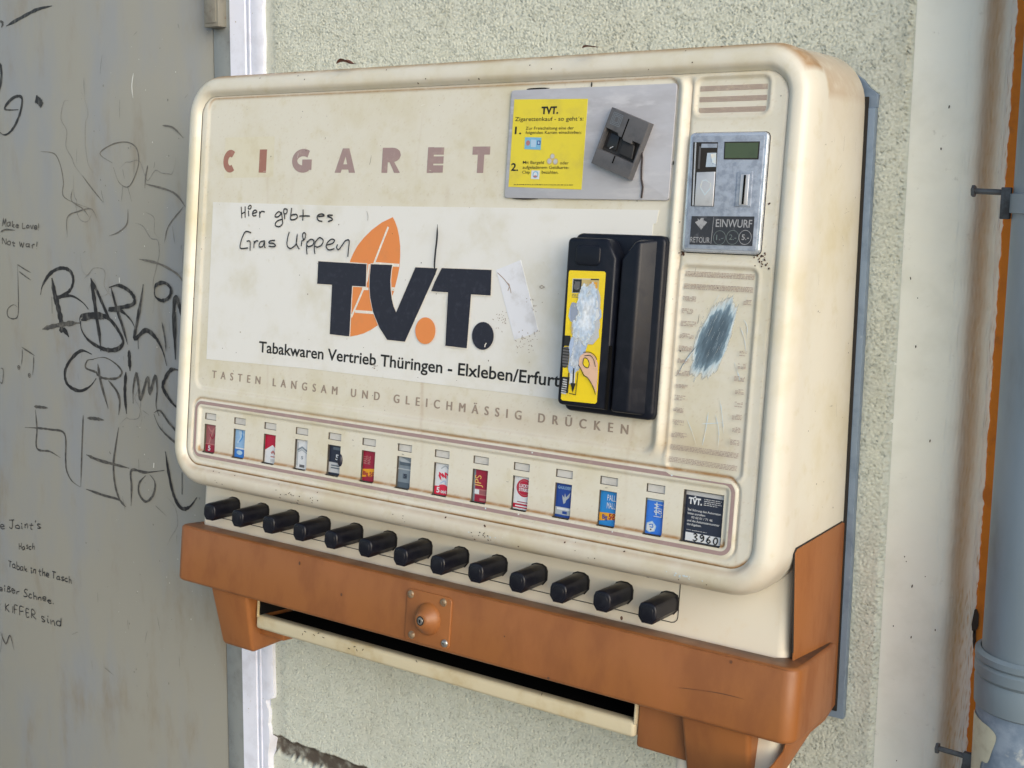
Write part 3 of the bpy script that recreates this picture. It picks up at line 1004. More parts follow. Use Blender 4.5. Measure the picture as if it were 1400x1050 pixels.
def hand(mb, s, p0, p1, h, wd, w=.0006):
    """write s from p0 to p1 (baseline ends) in the plane of mb"""
    adv = {c: max(q[0] for st in SF[c] for q in st) + .16 for c in set(s) if c != ' '}
    tot = sum(adv.get(c, .4) for c in s)
    dx, dy = (p1[0] - p0[0]) / tot, (p1[1] - p0[1]) / tot
    x = 0
    for c in s:
        if c == ' ':
            x += .4
            continue
        j = random.uniform(-.10, .10)
        k = random.uniform(.8, 1.2)
        sl_ = random.uniform(-.05, .28)
        for st in SF[c]:
            pts = []
            for a, b in st:
                a2 = x + a + random.uniform(-.055, .055)
                b2 = b * k + j + random.uniform(-.055, .055)
                pts.append((p0[0] + dx * a2 + sl_ * b2 * h * .6, p0[1] + dy * a2 + b2 * h))
            mb.ribbon(pts, wd, w, 4)
        x += adv[c]


hw = None
for s, pts, h in (
        ('Make Love!', [(-1.1642,0.2529),(-1.0427,0.2482)], .0125), ('Not War!', [(-1.1683,0.2176),(-1.0516,0.2136)], .0115)):
    hw = MB(WALL(YD)).mat('tagmid')
    hand(hw, s, pts[0], pts[1], h, .0022)
    hw.build('handwriting', door, smooth=False)
for s, pts, h in (
        ("neue Joint's", [(-1.2722,-0.3620),(-1.0762,-0.3327)], .0155), ('Hasch', [(-1.1578,-0.3873),(-1.1031,-0.3778)], .0125),
        ('Tabak in the Tasch', [(-1.1979,-0.4308),(-0.9862,-0.4252)], .0130), ('weißer Schnee,', [(-1.2530,-0.4865),(-1.0456,-0.4780)], .0135),
        ('WER KIFFER sind', [(-1.2937,-0.5302),(-1.0250,-0.5204)], .0165)):
    hw = MB(WALL(YD)).mat('tag')
    hand(hw, s, pts[0], pts[1], h, .0020)
    hw.build('handwriting', door, smooth=False)

m = MB(WALL(YD)).mat('chipwhite')
m.ribbon([(-0.7602,0.5221),(-0.7656,0.5013),(-0.7633,0.4802)], .0026, .0006, 5, True)
m.ribbon([(-0.8163,0.1701),(-0.8161,0.1612)], .0018, .0006)
m.ribbon([(-0.7364,-0.1554),(-0.7379,-0.1644)], .0022, .0006)
for _ in range(60):
    x, z = random.uniform(-.85, -.56), random.uniform(-.5, .6)
    r = random.uniform(.0003, .0009)
    m.poly(ellipse(x, z, r, r * random.uniform(.6, 1.8), 7), .0005)
m.mat('tagfaint')
for _ in range(70):
    x, z = random.uniform(-.95, -.56), random.uniform(-.6, .6)
    r = random.uniform(.0003, .0011)
    m.poly(ellipse(x, z, r, r * random.uniform(.5, 2.5), 7), .0005)
m.mat('tagfaint')
for _ in range(46):
    x, z = random.uniform(-.98, -.56), random.uniform(-.62, .62)
    l = random.uniform(.004, .035)
    ang = random.choice([1.57, 1.57, 1.3, 1.8, .4, 2.6]) + random.uniform(-.1, .1)
    m.ribbon([(x, z), (x + .5 * l * math.cos(ang) + random.uniform(-.001, .001), z - .5 * l * math.sin(ang)), (x + l * math.cos(ang), z - l * math.sin(ang))],
             random.uniform(.0003, .0009), .0004, 3, True, .5)
m.build('paint_chips', door, smooth=False)
#PART2

# ------------------------------------------------------------------ the vending machine
mach = thing('cigarette_vending_machine', 'cream cigarette vending machine with black push buttons and orange bumper, hung on the plaster wall',
             'vending machine', (.05, YW, -.36))
XL, XR = -.440, .540                                       # outer sides
IX0, IX1, IY0, IY1 = -.408, .508, -.077, .4625             # crease inside the rounded frame
P = .062                                                   # pitch of the columns
WIN = [(i - 6) * P for i in range(13)]
WW = .0236

# --- door cover: pressed front with recesses, stripes and pack windows cut out
LV = -.0030                                                # level of the inner window field
BX = (-.3945, .4870, -.0680, .0225, .016)


def height(u, v):
    h = np.zeros_like(u)
    s = np.zeros_like(u)
    # large advertising panel
    d = sdf(u, v, -.3925, .3755, .0385, .4585, .014)
    h += -.0022 * smooth01((.0012 - d) / .0030)
    h += -.0010 * np.exp(-((d - .0010) / .0013) ** 2)
    # pressed bead along its right side and lower right corner
    rb = smooth01((u - .30) / .06) * (1 - smooth01((v - .452) / .01)) * smooth01((v - .03) / .02)
    h += rb * (.0042 * np.exp(-((d - .0080) / .0045) ** 2) - .0018 * np.exp(-((d - .0178) / .0020) ** 2))
    s += .55 * np.exp(-((d - .0006) / .0013) ** 2) * smooth01((v - .44) / .01) + .10 * np.exp(-((d - .0006) / .0014) ** 2)
    s += rb * .34 * np.exp(-((d - .0172) / .0022) ** 2)
    # vent field and information field in the right hand column
    for (a, b, c, e, r) in ((.3995, .4850, .4170, .4560, .008), (.3975, .4880, .0215, .2500, .008)):
        d2 = sdf(u, v, a, b, c, e, r)
        h += -.0022 * smooth01((.002 - d2) / .004) + .0008 * np.exp(-((d2 - .0035) / .002) ** 2)
        s += .14 * np.exp(-((d2 - .001) / .002) ** 2)
    # window box: groove, band, step down
    d = sdf(u, v, *BX)
    top = smooth01((v - .012) / .008)
    low = smooth01((-.058 - v) / .006)
    h += -.0028 * np.exp(-((d - .0002) / .0016) ** 2) * (1 - low * .5)
    di = d + .0115
    h += LV * smooth01((.0004 - di) / .0035)
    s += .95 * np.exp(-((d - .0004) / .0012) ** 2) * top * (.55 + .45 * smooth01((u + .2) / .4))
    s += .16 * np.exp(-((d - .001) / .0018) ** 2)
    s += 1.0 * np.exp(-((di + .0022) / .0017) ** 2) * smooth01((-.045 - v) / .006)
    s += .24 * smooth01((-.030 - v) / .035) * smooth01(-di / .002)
    # crease inside the frame
    df = sdf(u, v, IX0, IX1, IY0, IY1, .028)
    h += -.0022 * np.exp(-(df / .002) ** 2) - .004 * smooth01((df - .0005) / .003)
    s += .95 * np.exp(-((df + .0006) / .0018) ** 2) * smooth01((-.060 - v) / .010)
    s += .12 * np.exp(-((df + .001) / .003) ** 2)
    # broad yellowing and drips
    s += .16 * np.exp(-((v - .052) / .016) ** 2) * smooth01((.33 - np.abs(u - .24)) / .15) + .03
    s += .06 * smooth01((v - .30) / .1) * smooth01((.33 - v) / .01)
    return h, s


def axis(lo, hi, step, cuts):
    a = list(np.arange(lo, hi, step)) + [hi]
    for c in cuts:
        k = int(np.argmin([abs(q - c) for q in a]))
        a[k] = c
    return np.unique(np.round(a, 6))


NP = (.4195, .4690, -.0565, .0020)                         # number plate window
cu, cv = [], [-.0145, -.0560, .0021, -.0076, NP[2], NP[3]]
for u0 in WIN:
    cu += [u0, u0 + WW]
cu += [NP[0], NP[1]]
au = axis(IX0 - .0, IX1 + .0, .0018, cu)
av = axis(IY0, IY1, .0016, cv)
UU, VV = np.meshgrid(au, av, indexing='ij')
HH, SS = height(UU, VV)
drip = bandnoise(UU.shape, .0018, .004, .012, 61)
drips = np.zeros_like(UU)
for _ in range(26):                                        # thin rain streaks down the front
    uc, v1, ln, am = random.uniform(-.39, .5), random.uniform(0, .45), random.uniform(.04, .3), random.uniform(.05, .18)
    drips += am * np.exp(-((UU - uc - .003 * np.sin(VV * 30 + uc * 50)) / random.uniform(.0012, .004)) ** 2) * smooth01((v1 - VV) / .02) * smooth01((VV - v1 + ln) / ln)
SS = SS + np.clip(drip - 1.6, 0, 1) * .18 + drips
SS = np.clip(SS, 0, 1)
nu, nv = UU.shape
Vt = np.stack([UU.ravel(), SN * VV.ravel() - CS * HH.ravel(), CS * VV.ravel() + SN * HH.ravel()], 1)
uc, vc = (au[:-1] + au[1:]) / 2, (av[:-1] + av[1:]) / 2
hole = np.zeros((nu - 1, nv - 1), bool)
for u0 in WIN:
    mu = (uc > u0) & (uc < u0 + WW)
    for b, t in ((-.0560, -.0145), (-.0076, .0021)):
        hole |= mu[:, None] & ((vc > b) & (vc < t))[None]
hole |= ((uc > NP[0]) & (uc < NP[1]))[:, None] & ((vc > NP[2]) & (vc < NP[3]))[None]
I = np.arange(nu * nv).reshape(nu, nv)
Q = np.stack([I[:-1, :-1], I[1:, :-1], I[1:, 1:], I[:-1, 1:]], -1)[~hole]
faces = [tuple(q) for q in Q.tolist()]
verts = Vt.tolist()
stain = SS.ravel().tolist()

# rounded frame swept round the front, sides running back to the wall
RPROF = [(0, -.0012), (.0015, .0004), (.0035, .0034), (.0060, .0052), (.0090, .0060), (.0130, .0058)]
for k in range(1, 9):
    a = math.pi / 2 * k / 8
    RPROF.append((.0130 + .0190 * math.sin(a), -.0222 + .0280 * math.cos(a)))
RPROF.append((.032, -.034))


def ring(t):
    r = .028 + t
    o = []
    x0, x1, y0, y1 = IX0 - t, IX1 + t, IY0 - t, IY1 + t
    for (cx, cy, a0) in ((x1 - r, y1 - r, 0), (x0 + r, y1 - r, 90), (x0 + r, y0 + r, 180), (x1 - r, y0 + r, 270)):
        for k in range(11):
            a = math.radians(a0 + 9 * k)
            o.append((cx + r * math.cos(a), cy + r * math.sin(a)))
    d = []
    for i in range(len(o)):                                # split the long straight runs
        a, b = o[i], o[(i + 1) % len(o)]
        n = max(1, int(round(math.dist(a, b) / .010))) if math.dist(a, b) > .1 else 1
        d += [(a[0] + (b[0] - a[0]) * k / n, a[1] + (b[1] - a[1]) * k / n) for k in range(n)]
    return d


NR = None
off0 = len(verts)
base = [ring(t) for t, _ in RPROF]
cnt = min(len(b) for b in base)
# the same number of points on every ring: resample along the outer ring's parameters
ref = base[0]
NRP = len(ref)


def ring_like(t):
    o = []
    for (a, b) in ref:
        cx = min(max(a, IX0 + .028), IX1 - .028)
        cy = min(max(b, IY0 + .028), IY1 - .028)
        dx, dy = a - cx, b - cy
        l = math.hypot(dx, dy)
        o.append((a + dx / l * t * (.922 if dx > 0 else 1), b + dy / l * t))
    return o


rv, rs = [], []
for t, wv in RPROF:
    for (a, b) in ring_like(t):
        rv.append(F(a, b, wv))
        sv = .05
        if b < IY0 + .01:
            sv += .35 * math.exp(-((t - .0045) / .0018) ** 2) + .10
        if b > IY1:
            sv += .85 * smooth01(np.array((t - .022) / .008)).item() + .12 * math.exp(-((t - .006) / .003) ** 2)
        rs.append(sv)
outer = ring_like(.032)
n_side = 14
for k in range(1, n_side + 1):
    for (a, b) in outer:
        p0 = F(a, b, -.034)
        q = k / n_side
        rv.append((p0[0], p0[1] + (.1855 - p0[1]) * q, p0[2]))
        sv = .03
        if b > IY1 - .02:
            sv += .55 * (1 - .5 * q)
        elif a > .5 and b > .33:
            sv += .22 * ((b - .33) / .13) ** 2
        elif a > .5 and b < 0:
            sv += .16 * math.exp(-((b + .05) / .03) ** 2) * (1 - q)
        rs.append(sv)
nring = len(RPROF) + n_side
for r in range(nring - 1):
    for i in range(NRP):
        j = (i + 1) % NRP
        faces.append((off0 + r * NRP + i, off0 + r * NRP + j, off0 + (r + 1) * NRP + j, off0 + (r + 1) * NRP + i))
cover = link('door_cover', np.array(verts + rv), faces, ['cream'], None, mach, True, 60, np.clip(np.array(stain + rs), 0, 1), recalc=False)

# --- cabinet below and behind the cover
WB = -.065                                                 # front plane of the button panel
m = MB().mat('cream_side')
outl = rrect(XL + .0006, XR - .0006, 0, 1, .011, 5)


def body(mb, u0, u1, v0, v1, wf, r, yb=.1855, n=5):
    """box from the leaning front plane wf back to depth yb, rounded upright front corners"""
    path = [(u0, None)]
    for k in range(n + 1):
        a = math.pi / 2 * k / n
        path.append((u0 + r - r * math.cos(a), wf - r + r * math.sin(a)))
    for k in range(n + 1):
        a = math.pi / 2 * k / n
        path.append((u1 - r + r * math.sin(a), wf - r + r * math.cos(a)))
    path.append((u1, None))
    vs, fs = [], []
    nseg = 8
    for s in range(nseg + 1):
        v = v0 + (v1 - v0) * s / nseg
        for (a, ww) in path:
            if ww is None:
                q = F(a, v, wf - r)
                vs.append((q[0], yb, q[2]))
            else:
                vs.append(F(a, v, ww))
    k = len(path)
    for s in range(nseg):
        for i in range(k - 1):
            fs.append((s * k + i, s * k + i + 1, (s + 1) * k + i + 1, (s + 1) * k + i))
    fs.append(tuple(range(k)))
    fs.append(tuple(nseg * k + i for i in range(k))[::-1])
    fs.append((k - 1, 0, nseg * k, nseg * k + k - 1))
    mb.add(vs, fs, XYZ)


body(m, XL + .0006, .5300, -.2640, -.045, WB, .012, .1855, 6)
body(m, .4000, .5300, -.3450, -.2645, WB + .001, .014, .074)
cab = m.build('cabinet', mach)
# thin pressed line round the button strip
m = MB().mat('darkgap')
r = .010
c = [(.3935, -.118), (.3935, -.1626)] + [(.3935 - r + r * math.cos(a), -.1626 - r * math.sin(a)) for a in (.5, 1.0, 1.57)] + [(.1, -.1720), (-.425, -.1700)]
c = [(.3928, -.112), (.3928, -.1600), (.3918, -.1640), (.3890, -.1668), (.3850, -.1680), (.1, -.1668), (-.4000, -.1655)]
m.ribbon(c, .0011, WB + .0006)
m.build('panel_groove', cab, smooth=False)

# --- galvanised plate between the cabinet and the wall
m = MB(XYZ).mat('galv')
m.rbox(-.444, .5485, .1880, .1985, -.300, .428, .0012)
pts = [(.5485, .428), (.5495, .4420), (.5462, .4455), (.5395, .4500), (.5320, .4590), (.5200, .4680), (.500, .4710), (-.40, .4710), (-.444, .44), (-.444, .428)]
m.mp = lambda x, z, d: (x, .1985 - d, z)
m.prism(pts, 0, .0060, .0008)
m.build('back_plate', mach)
m = MB(XYZ).mat('darkgap')
m.rbox(-.438, .5408, .1850, .1885, -.29, .44, 0)
m.build('back_seam', mach, smooth=False)

# --- lilac stripe round the windows
m = MB().mat('mauve')


def frame_strip(mb, x0, x1, y0, y1, r, wd, w):
    a, b = rrect(x0, x1, y0, y1, r, 8), rrect(x0 + wd, x1 - wd, y0 + wd, y1 - wd, max(.001, r - wd), 8)
    n = len(a)
    mb.z += 1e-5
    mb.add([(p, q, w + mb.z) for p, q in a + b], [(i, (i + 1) % n, n + (i + 1) % n, n + i) for i in range(n)])


frame_strip(m, BX[0] + .0038, BX[1] - .0038, BX[2] + .0038, BX[3] - .0038, .0135, .0046, .0003)
m.build('window_stripe', cover, smooth=False)
m = MB().mat('scuff')
for (u, v, a, b) in ((.4045, .0165, .0016, .0016), (.452, .0168, .0014, .0009), (.214, .0172, .0012, .001), (.150, -.0608, .0011, .0012), (.333, -.0603, .0008, .001),
                     (.20, -.0605, .0015, .0009)):
    m.poly(ellipse(u, v, a, b, 9), .00045)
m.build('stripe_wear', cover, smooth=False)

# --- big spaced lettering
MT['residue'] = M('yellowed_glue_residue', lin((217, 213, 192)), lin((211, 205, 180)), scale=60, rough=.45)
m = MB().mat('mauve')


def stroke_letters(mb, ch, u0, u1, v0, v1, th, w):
    W_, H_ = u1 - u0, v1 - v0

    def pt(a, b):
        return (u0 + a * W_, v0 + b * H_)

    def bar(a0, b0, a1, b1, tk=None):
        mb.ribbon([pt(a0, b0), pt(a1, b1)], tk or th, w)
    hx, hy = th / W_ / 2, th / H_ / 2
    if ch in 'CG':
        pts = []
        for k in range(25):
            a = math.radians(52 + (360 - 104) * k / 24)
            pts.append((u0 + W_ * .56 + (W_ * .56 - th / 2) * math.cos(a), (v0 + v1) / 2 + (H_ / 2 - th / 2) * math.sin(a)))
        mb.ribbon(pts, th, w)
        if ch == 'G':
            bar(.52, .43, 1, .43, th * .8)
            bar(1 - hx, .47, 1 - hx, .12)
    elif ch == 'I':
        bar(.5, 0, .5, 1, W_)
    elif ch == 'A':
        mb.poly([pt(0, 0), pt(.34, 1), pt(.66, 1), pt(1, 0), pt(.70, 0), pt(.5, .66), pt(.30, 0)], w)
        bar(.28, .24, .72, .24, th * .7)
    elif ch == 'R':
        bar(hx, 0, hx, 1)
        arc = [pt(2 * hx, 1 - hy), pt(.5, 1 - hy)]
        for k in range(9):
            a = math.radians(90 - 180 * k / 8)
            arc.append(pt(.52 + (.48 - hx) * math.cos(a), .71 + (.29 - hy) * math.sin(a)))
        arc += [pt(2 * hx, .42 + hy)]
        mb.ribbon(arc, th, w)
        mb.poly([pt(.40, .45), pt(.66, .45), pt(1.02, 0), pt(.70, 0)], w)
    elif ch == 'E':
        bar(hx, 0, hx, 1)
        for b in (1 - hy, .5, hy):
            bar(2 * hx * .9, b, 1, b, th * .92)
    elif ch == 'T':
        bar(0, 1 - hy, 1, 1 - hy)
        bar(.5, 0, .5, 1 - 2 * hy * .95)


LEV = -.0022                                               # recessed advertising panel
ups = [(-0.3587,0.3695),(-0.3327,0.3694),(-0.2848,0.3692),(-0.2702,0.3691),(-0.2199,0.3689),(-0.1822,0.3688),(-0.1387,0.3686),(-0.1016,0.3684),(-0.0552,0.3682),(-0.0239,0.3681),(0.0213,0.3679),(0.0475,0.3678),(0.0928,0.3676),(0.1199,0.3675)]
m = MB().mat('residue')
m.poly([(-0.3565,0.4030),(-0.2567,0.4035),(-0.2554,0.3467),(-0.3555,0.3453)], LEV + .00012)
m.build('label_residue', cover, smooth=False)
for k, ch in enumerate('CIGARET'):
    m = MB().mat('mauvered' if k < 2 else 'mauve')
    stroke_letters(m, ch, ups[2 * k][0], ups[2 * k + 1][0], .3530, .3855, .0100, LEV + .0003)
    m.build('letter', cover, smooth=False)
m = MB().mat('smallgrey')
for k in range(4):
    m.text('TASTEN LANGSAM UND GLEICHMÄSSIG DRÜCKEN', -.3605 + k * .0004, .0545 + (k % 2) * .0002, .0108, LEV + .0003, u1=.3422 + k * .0004, bold=0.0, spacing=2.3)
m.build('instruction_lettering', cover, smooth=False)

# --- faded print in the vent field and in the information field
m = MB().mat('faintprint')
for k in range(3):
    v = .4475 - k * .0118
    for q in range(4):
        x0 = .4025 + random.uniform(0, .0006)
        m.ribbon([(x0, v - q * .00145), (.4825, v - q * .00145)], .0011, -.0022 + .0003)
m.build('vent_print', cover, smooth=False)
m = MB().mat('faintprint')


def microprint(mb, u0, u1, v, rows, h, w, gap=.12, dens=1.0):
    for r in range(rows):
        x = u0
        vv = v - r * h
        while x < u1:
            l = random.uniform(.0012, .0042)
            if random.random() < dens:
                mb.ribbon([(x, vv), (min(u1, x + l), vv + random.uniform(-.0001, .0001))], h * random.uniform(.38, .62), w)
            x += l + random.uniform(.0003, .0010)


for k in range(16):
    v = .2445 - k * .01385
    if k in (0, 1, 14, 15):
        microprint(m, .4015, .4850, v, 4, .00155, -.0022 + .0003)
    else:
        microprint(m, .4015, .4015 + random.uniform(.010, .020), v, 4, .00150, -.0022 + .0003, dens=.8)
        if k > 5 or k == 2:
            microprint(m, .4760 - random.uniform(0, .004), .4845, v, 4, .00150, -.0022 + .0003, dens=.8)
m.build('information_print', cover, smooth=False)
# the scraped bare patch
MT['fringe'] = M('pale_blue_scrape', lin((176, 200, 214)), lin((206, 216, 220)), scale=120, lo=.4, hi=.6, rough=.5)
m = MB().mat('scuff')


def rough_poly(mb, pts, w, amp, seg=3):
    d = catmull(pts + [pts[0]], seg)[:-1]
    mb.poly([(a + random.uniform(-amp, amp), b + random.uniform(-amp, amp)) for a, b in d], w)


SP = -.0022
for a, b, wd in ((( .4035, .2135), (.4260, .1700), .0012),):
    pass
for pts, wd in (([(0.4014,0.1282),(0.4116,0.1477),(0.4247,0.1659),(0.4304,0.1847),(0.4348,0.2007),(0.4446,0.2207)], .0016), ([(0.4582,0.2119),(0.4584,0.2022),(0.4585,0.1918)], .0016),
                ([(0.4311,0.1769),(0.4339,0.1954),(0.4391,0.2087)], .0010), ([(0.4729,0.1877),(0.4787,0.1752),(0.4823,0.1601)], .0010),
                ([(0.4352,0.0774),(0.4467,0.0792),(0.4608,0.0816)], .0010), ([(0.4427,0.0914),(0.4414,0.0728),(0.4387,0.0540)], .0011),
                ([(0.4559,0.1059),(0.4605,0.0855),(0.4632,0.0701)], .0009), ([(0.4692,0.1487),(0.4761,0.1338),(0.4771,0.1288)], .0010),
                ([(0.4173,0.0807),(0.4243,0.0682),(0.4314,0.0531)], .0008), ([(0.4515,0.0897),(0.4573,0.0721),(0.4577,0.0511)], .0007),
                ([(0.4764,0.1956),(0.4812,0.1883),(0.4815,0.1755)], .0008), ([(0.4765,0.2110),(0.4780,0.2264)], .0008)):
    m.ribbon(pts, wd, SP + .0005, 5, True, .6)
m.mat('baremetal')
m.ribbon([(0.4019,0.1296),(0.4115,0.1485),(0.4261,0.1671)], .0007, SP + .0009, 5, True)
m.mat('scuff')
for _ in range(40):
    a = random.uniform(0, 6.28)
    u, v = .4405 + random.gauss(0, .010), .170 + random.gauss(0, .022)
    l = random.uniform(.003, .012)
    m.ribbon([(u, v), (u + l * .4, v + l)], random.uniform(.0003, .0007), SP + .0012, 0, True)
m.build('scratches', cover, smooth=False)
MT['scrape'] = wear_glare_material('scraped_bare_steel', [lin((84, 102, 116)), lin((102, 122, 137)), lin((128, 152, 168)), lin((196, 216, 226)), lin((224, 228, 224))],
                             (.62, .82, .92, 1.10), -.36, (1, 1, .16), 150, 1.35, .4, .2)
wear_glare_patch('scraped_patch', cover, 'scrape', (.4425, .1730, .0192, .0395, .28), SP + .0008, 1.8)

# --- rust specks and dirt on the cover
m = MB().mat('rust')
for cx, cy, n, sp in ((.3975, .2640, 9, .0022), (.4895, .2655, 16, .0042), (.4965, .3210, 4, .0012), (.3880, .2120, 3, .001), (.4930, .2590, 12, .005), (.4900, .2720, 7, .002)):
    for _ in range(n):
        u, v = cx + random.gauss(0, sp), cy + random.gauss(0, sp)
        if .3965 < u < .492 and .2665 < v < .397:
            continue
        r = random.uniform(.0004, .0011)
        rough_poly(m, ellipse(u, v, r, r * random.uniform(.7, 1.4), 6), .0006, .0002, 2)
m.mat('dirt')
for _ in range(80):
    u, v = random.uniform(-.39, .50), random.uniform(.03, .45)
    if .19 < u < .49:
        if random.random() < .7:
            continue
    r = random.uniform(.0003, .0007)
    m.poly(ellipse(u, v, r, r * random.uniform(.7, 1.8), 7), -.0012 if u < .376 and v > .04 else .0006)
m.build('rust_specks', cover, smooth=False)
m = MB().mat('dirt')


def rim_pt(t):
    for k in range(len(RPROF) - 1):
        if RPROF[k][0] <= t <= RPROF[k + 1][0]:
            q = (t - RPROF[k][0]) / (RPROF[k + 1][0] - RPROF[k][0])
            return RPROF[k][1] + q * (RPROF[k + 1][1] - RPROF[k][1])
    return RPROF[-1][1]


def rim_speck(u, t, r, low=True):
    o = []
    for a, b in ellipse(0, 0, r, r * .9, 8):
        tt = min(.0315, max(.002, t + b))
        o.append((u + a, (IY0 - tt) if low else (IY1 + tt), rim_pt(tt) + .0006))
    m.add(o, [tuple(range(8))])


for cx, n in ((-.190, 12), (-.135, 5), (.151, 10), (.30, 3), (-.33, 3), (.02, 4)):
    for _ in range(n):
        rim_speck(cx + random.gauss(0, .012), random.uniform(.012, .022), random.uniform(.0005, .0011))
for cx in (.385, .18, .20, -.2, .02):
    rim_speck(cx + random.uniform(-.01, .01), random.uniform(.008, .018), .0009, False)
m.mat('scuff')
for cx, n in ((.161, 6), (.43, 16)):
    for _ in range(n):
        rim_speck(cx + random.gauss(0, .010), random.uniform(.014, .020), random.uniform(.0006, .0013))
m.mat('rust')
for k in range(34):
    lowr = k % 3 != 0
    rim_speck(random.uniform(-.38, .46), random.choice([.0035, .0045, .022, .026, .029]) + random.uniform(-.001, .001), random.uniform(.0005, .0013), lowr)
m.build('rim_chips', cover, smooth=False)

MT['scratch'] = M('pale_scratch', lin((232, 230, 222)), lin((206, 198, 176)), scale=200, rough=.5)
m = MB()
for _ in range(80):
    u, v = random.uniform(-.38, .49), random.uniform(-.06, .44)
    if v < .33 and u < .40 and v > .06:
        continue
    if .385 < u < .497 and v > .255:
        continue
    if .14 < u < .39 and v > .31:
        continue
    if -.07 < v < .02:
        lv = LV + .0004
        v = random.choice([-.0105, -.0110, -.0108]) if abs((u + 6 * P) % P) < WW + .002 else v
    else:
        lv = .0006 if (v < .036 or u > .378) else LEV + .0005
    l = random.uniform(.002, .014)
    an = random.choice([1.57, 1.2, .3, 2.7]) + random.uniform(-.3, .3)
    if lv == LV + .0004:
        l = min(l, .004)
        an = random.uniform(-.2, .2)
    m.mat(random.choice(['scratch', 'scratch', 'residue', 'dirt']))
    m.ribbon([(u, v), (u + l * .5 * math.cos(an) + .0004, v + l * .5 * math.sin(an)), (u + l * math.cos(an), v + l * math.sin(an))], random.uniform(.00025, .0006), lv, 3, True)
m.build('enamel_scratches', cover, smooth=False)['kind'] = 'stuff'
m = MB(lambda y, z, d: (.5375 + d, y, z))
for _ in range(46):
    y, z = random.uniform(.07, .175), random.uniform(-.02, .40)
    l = random.uniform(.002, .018)
    an = random.choice([1.57, 1.57, .4, 2.5]) + random.uniform(-.25, .25)
    m.mat(random.choice(['scratch', 'residue', 'residue', 'dirt']))
    m.ribbon([(y, z), (y + l * math.cos(an), z + l * math.sin(an))], random.uniform(.0003, .0009), .0005, 0, True)
for _ in range(24):
    y, z = random.uniform(.06, .18), random.uniform(-.03, .42)
    r = random.uniform(.0003, .0008)
    m.mat('dirt').poly(ellipse(y, z, r, r * 1.3, 7), .0005)
m.build('side_scuffs', cover, smooth=False)

# --- white sticker with the leaf emblem
L1 = LEV + .0006
m = MB().mat('white')
m.prism([(-0.3762,0.3104),(-0.1301,0.3089),(0.0928,0.3106),(0.3621,0.3118),(0.3596,0.2970),(0.3559,0.2960),(0.3557,0.2763),(0.3641,0.0857),(0.2392,0.0854),(0.0639,0.0852),(-0.1678,0.0851),(-0.3739,0.0808)], LEV + .0001, L1)
stk = m.build('logo_sticker', mach, smooth=False)
m = MB().mat('leaf')
m.poly([(-0.0306,0.2956),(-0.0261,0.2896),(-0.0215,0.2812),(-0.0177,0.2702),(-0.0151,0.2581),(-0.0141,0.2449),(-0.0143,0.2307),(-0.0166,0.2184),(-0.0217,0.1977),(-0.0331,0.1704),(-0.0467,0.1526),(-0.0572,0.1465),(-0.0692,0.1410),(-0.0816,0.1374),(-0.0954,0.1345),(-0.1005,0.1640),(-0.1037,0.2058),(-0.1010,0.2363),(-0.0956,0.2470),(-0.0893,0.2566),(-0.0790,0.2673),(-0.0659,0.2780),(-0.0490,0.2883)], L1 + .0002)
m.mat('vein')
m.ribbon([(-0.0372,0.2828),(-0.0480,0.2580),(-0.0584,0.2333)], .0030, L1 + .0004)
m.ribbon([(-0.0663,0.2330),(-0.0686,0.2118),(-0.0932,0.1607)], .0030, L1 + .0004)
m.ribbon([(-0.0584,0.2341),(-0.0148,0.2335)], .0040, L1 + .0004)
m.ribbon([(-0.0766,0.1999),(-0.0655,0.2003)], .0034, L1 + .0004)
m.ribbon([(-0.0253,0.2024),(-0.0194,0.2023)], .0046, L1 + .0004)
m.ribbon([(-0.0868,0.1691),(-0.0535,0.1695)], .0038, L1 + .0004)
m.build('leaf_emblem', stk, smooth=False)
m = MB().mat('vein')


def halo(pts):
    m.mat('vein').poly(inset(pts, -.0011), L1 + .0006)
    m.mat('navy').poly(pts, L1 + .0010)


halo([(-0.1586,0.2330),(-0.0708,0.2328),(-0.0698,0.2030),(-0.0942,0.2028),(-0.0941,0.1350),(-0.1299,0.1355),(-0.1307,0.2024),(-0.1584,0.2024)])
halo([(-0.0629,0.2331),(-0.0259,0.2336),(-0.0274,0.2254),(-0.0278,0.2131),(-0.0260,0.1999),(-0.0232,0.1888),(-0.0196,0.1798),(-0.0147,0.1725),(0.0132,0.2322),(0.0493,0.2324),(0.0464,0.2243),(0.0406,0.2125),(0.0031,0.1354),(-0.0272,0.1356),(-0.0419,0.1506),(-0.0544,0.1704),(-0.0608,0.1887),(-0.0633,0.2031),(-0.0639,0.2175)])
m.z += .0006
halo([(0.0569,0.2331),(0.1352,0.2342),(0.1363,0.2028),(0.1060,0.2025),(0.1047,0.1350),(0.0704,0.1354),(0.0694,0.2030),(0.0419,0.2029),(0.0469,0.2148),(0.0535,0.2270)])
c1 = [(0.0364,0.1521),(0.1283,0.1523)]
m.mat('leaf').poly(ellipse(c1[0][0], c1[0][1], .0166, .0171), L1 + .0010)
m.mat('navy').poly(ellipse(c1[1][0], c1[1][1], .0168, .0173), L1 + .0010)
m.mat('vein').ribbon([(0.1350,0.1440),(0.1333,0.1416),(0.1330,0.1386)], .0014, L1 + .0016)
m.build('company_letters', stk, smooth=False)
m = MB().mat('textblack')
m.text('Tabakwaren Vertrieb Thüringen - Elxleben/Erfurt', -.2655, .1003, .0150, L1 + .0003, u1=.2375, bold=.016, upto='Tabakwaren Vertrieb Thüringen - Elxleben/Erfur')
m.build('company_name_lettering', stk, smooth=False)
m = MB().mat('pen')
PW = .0019
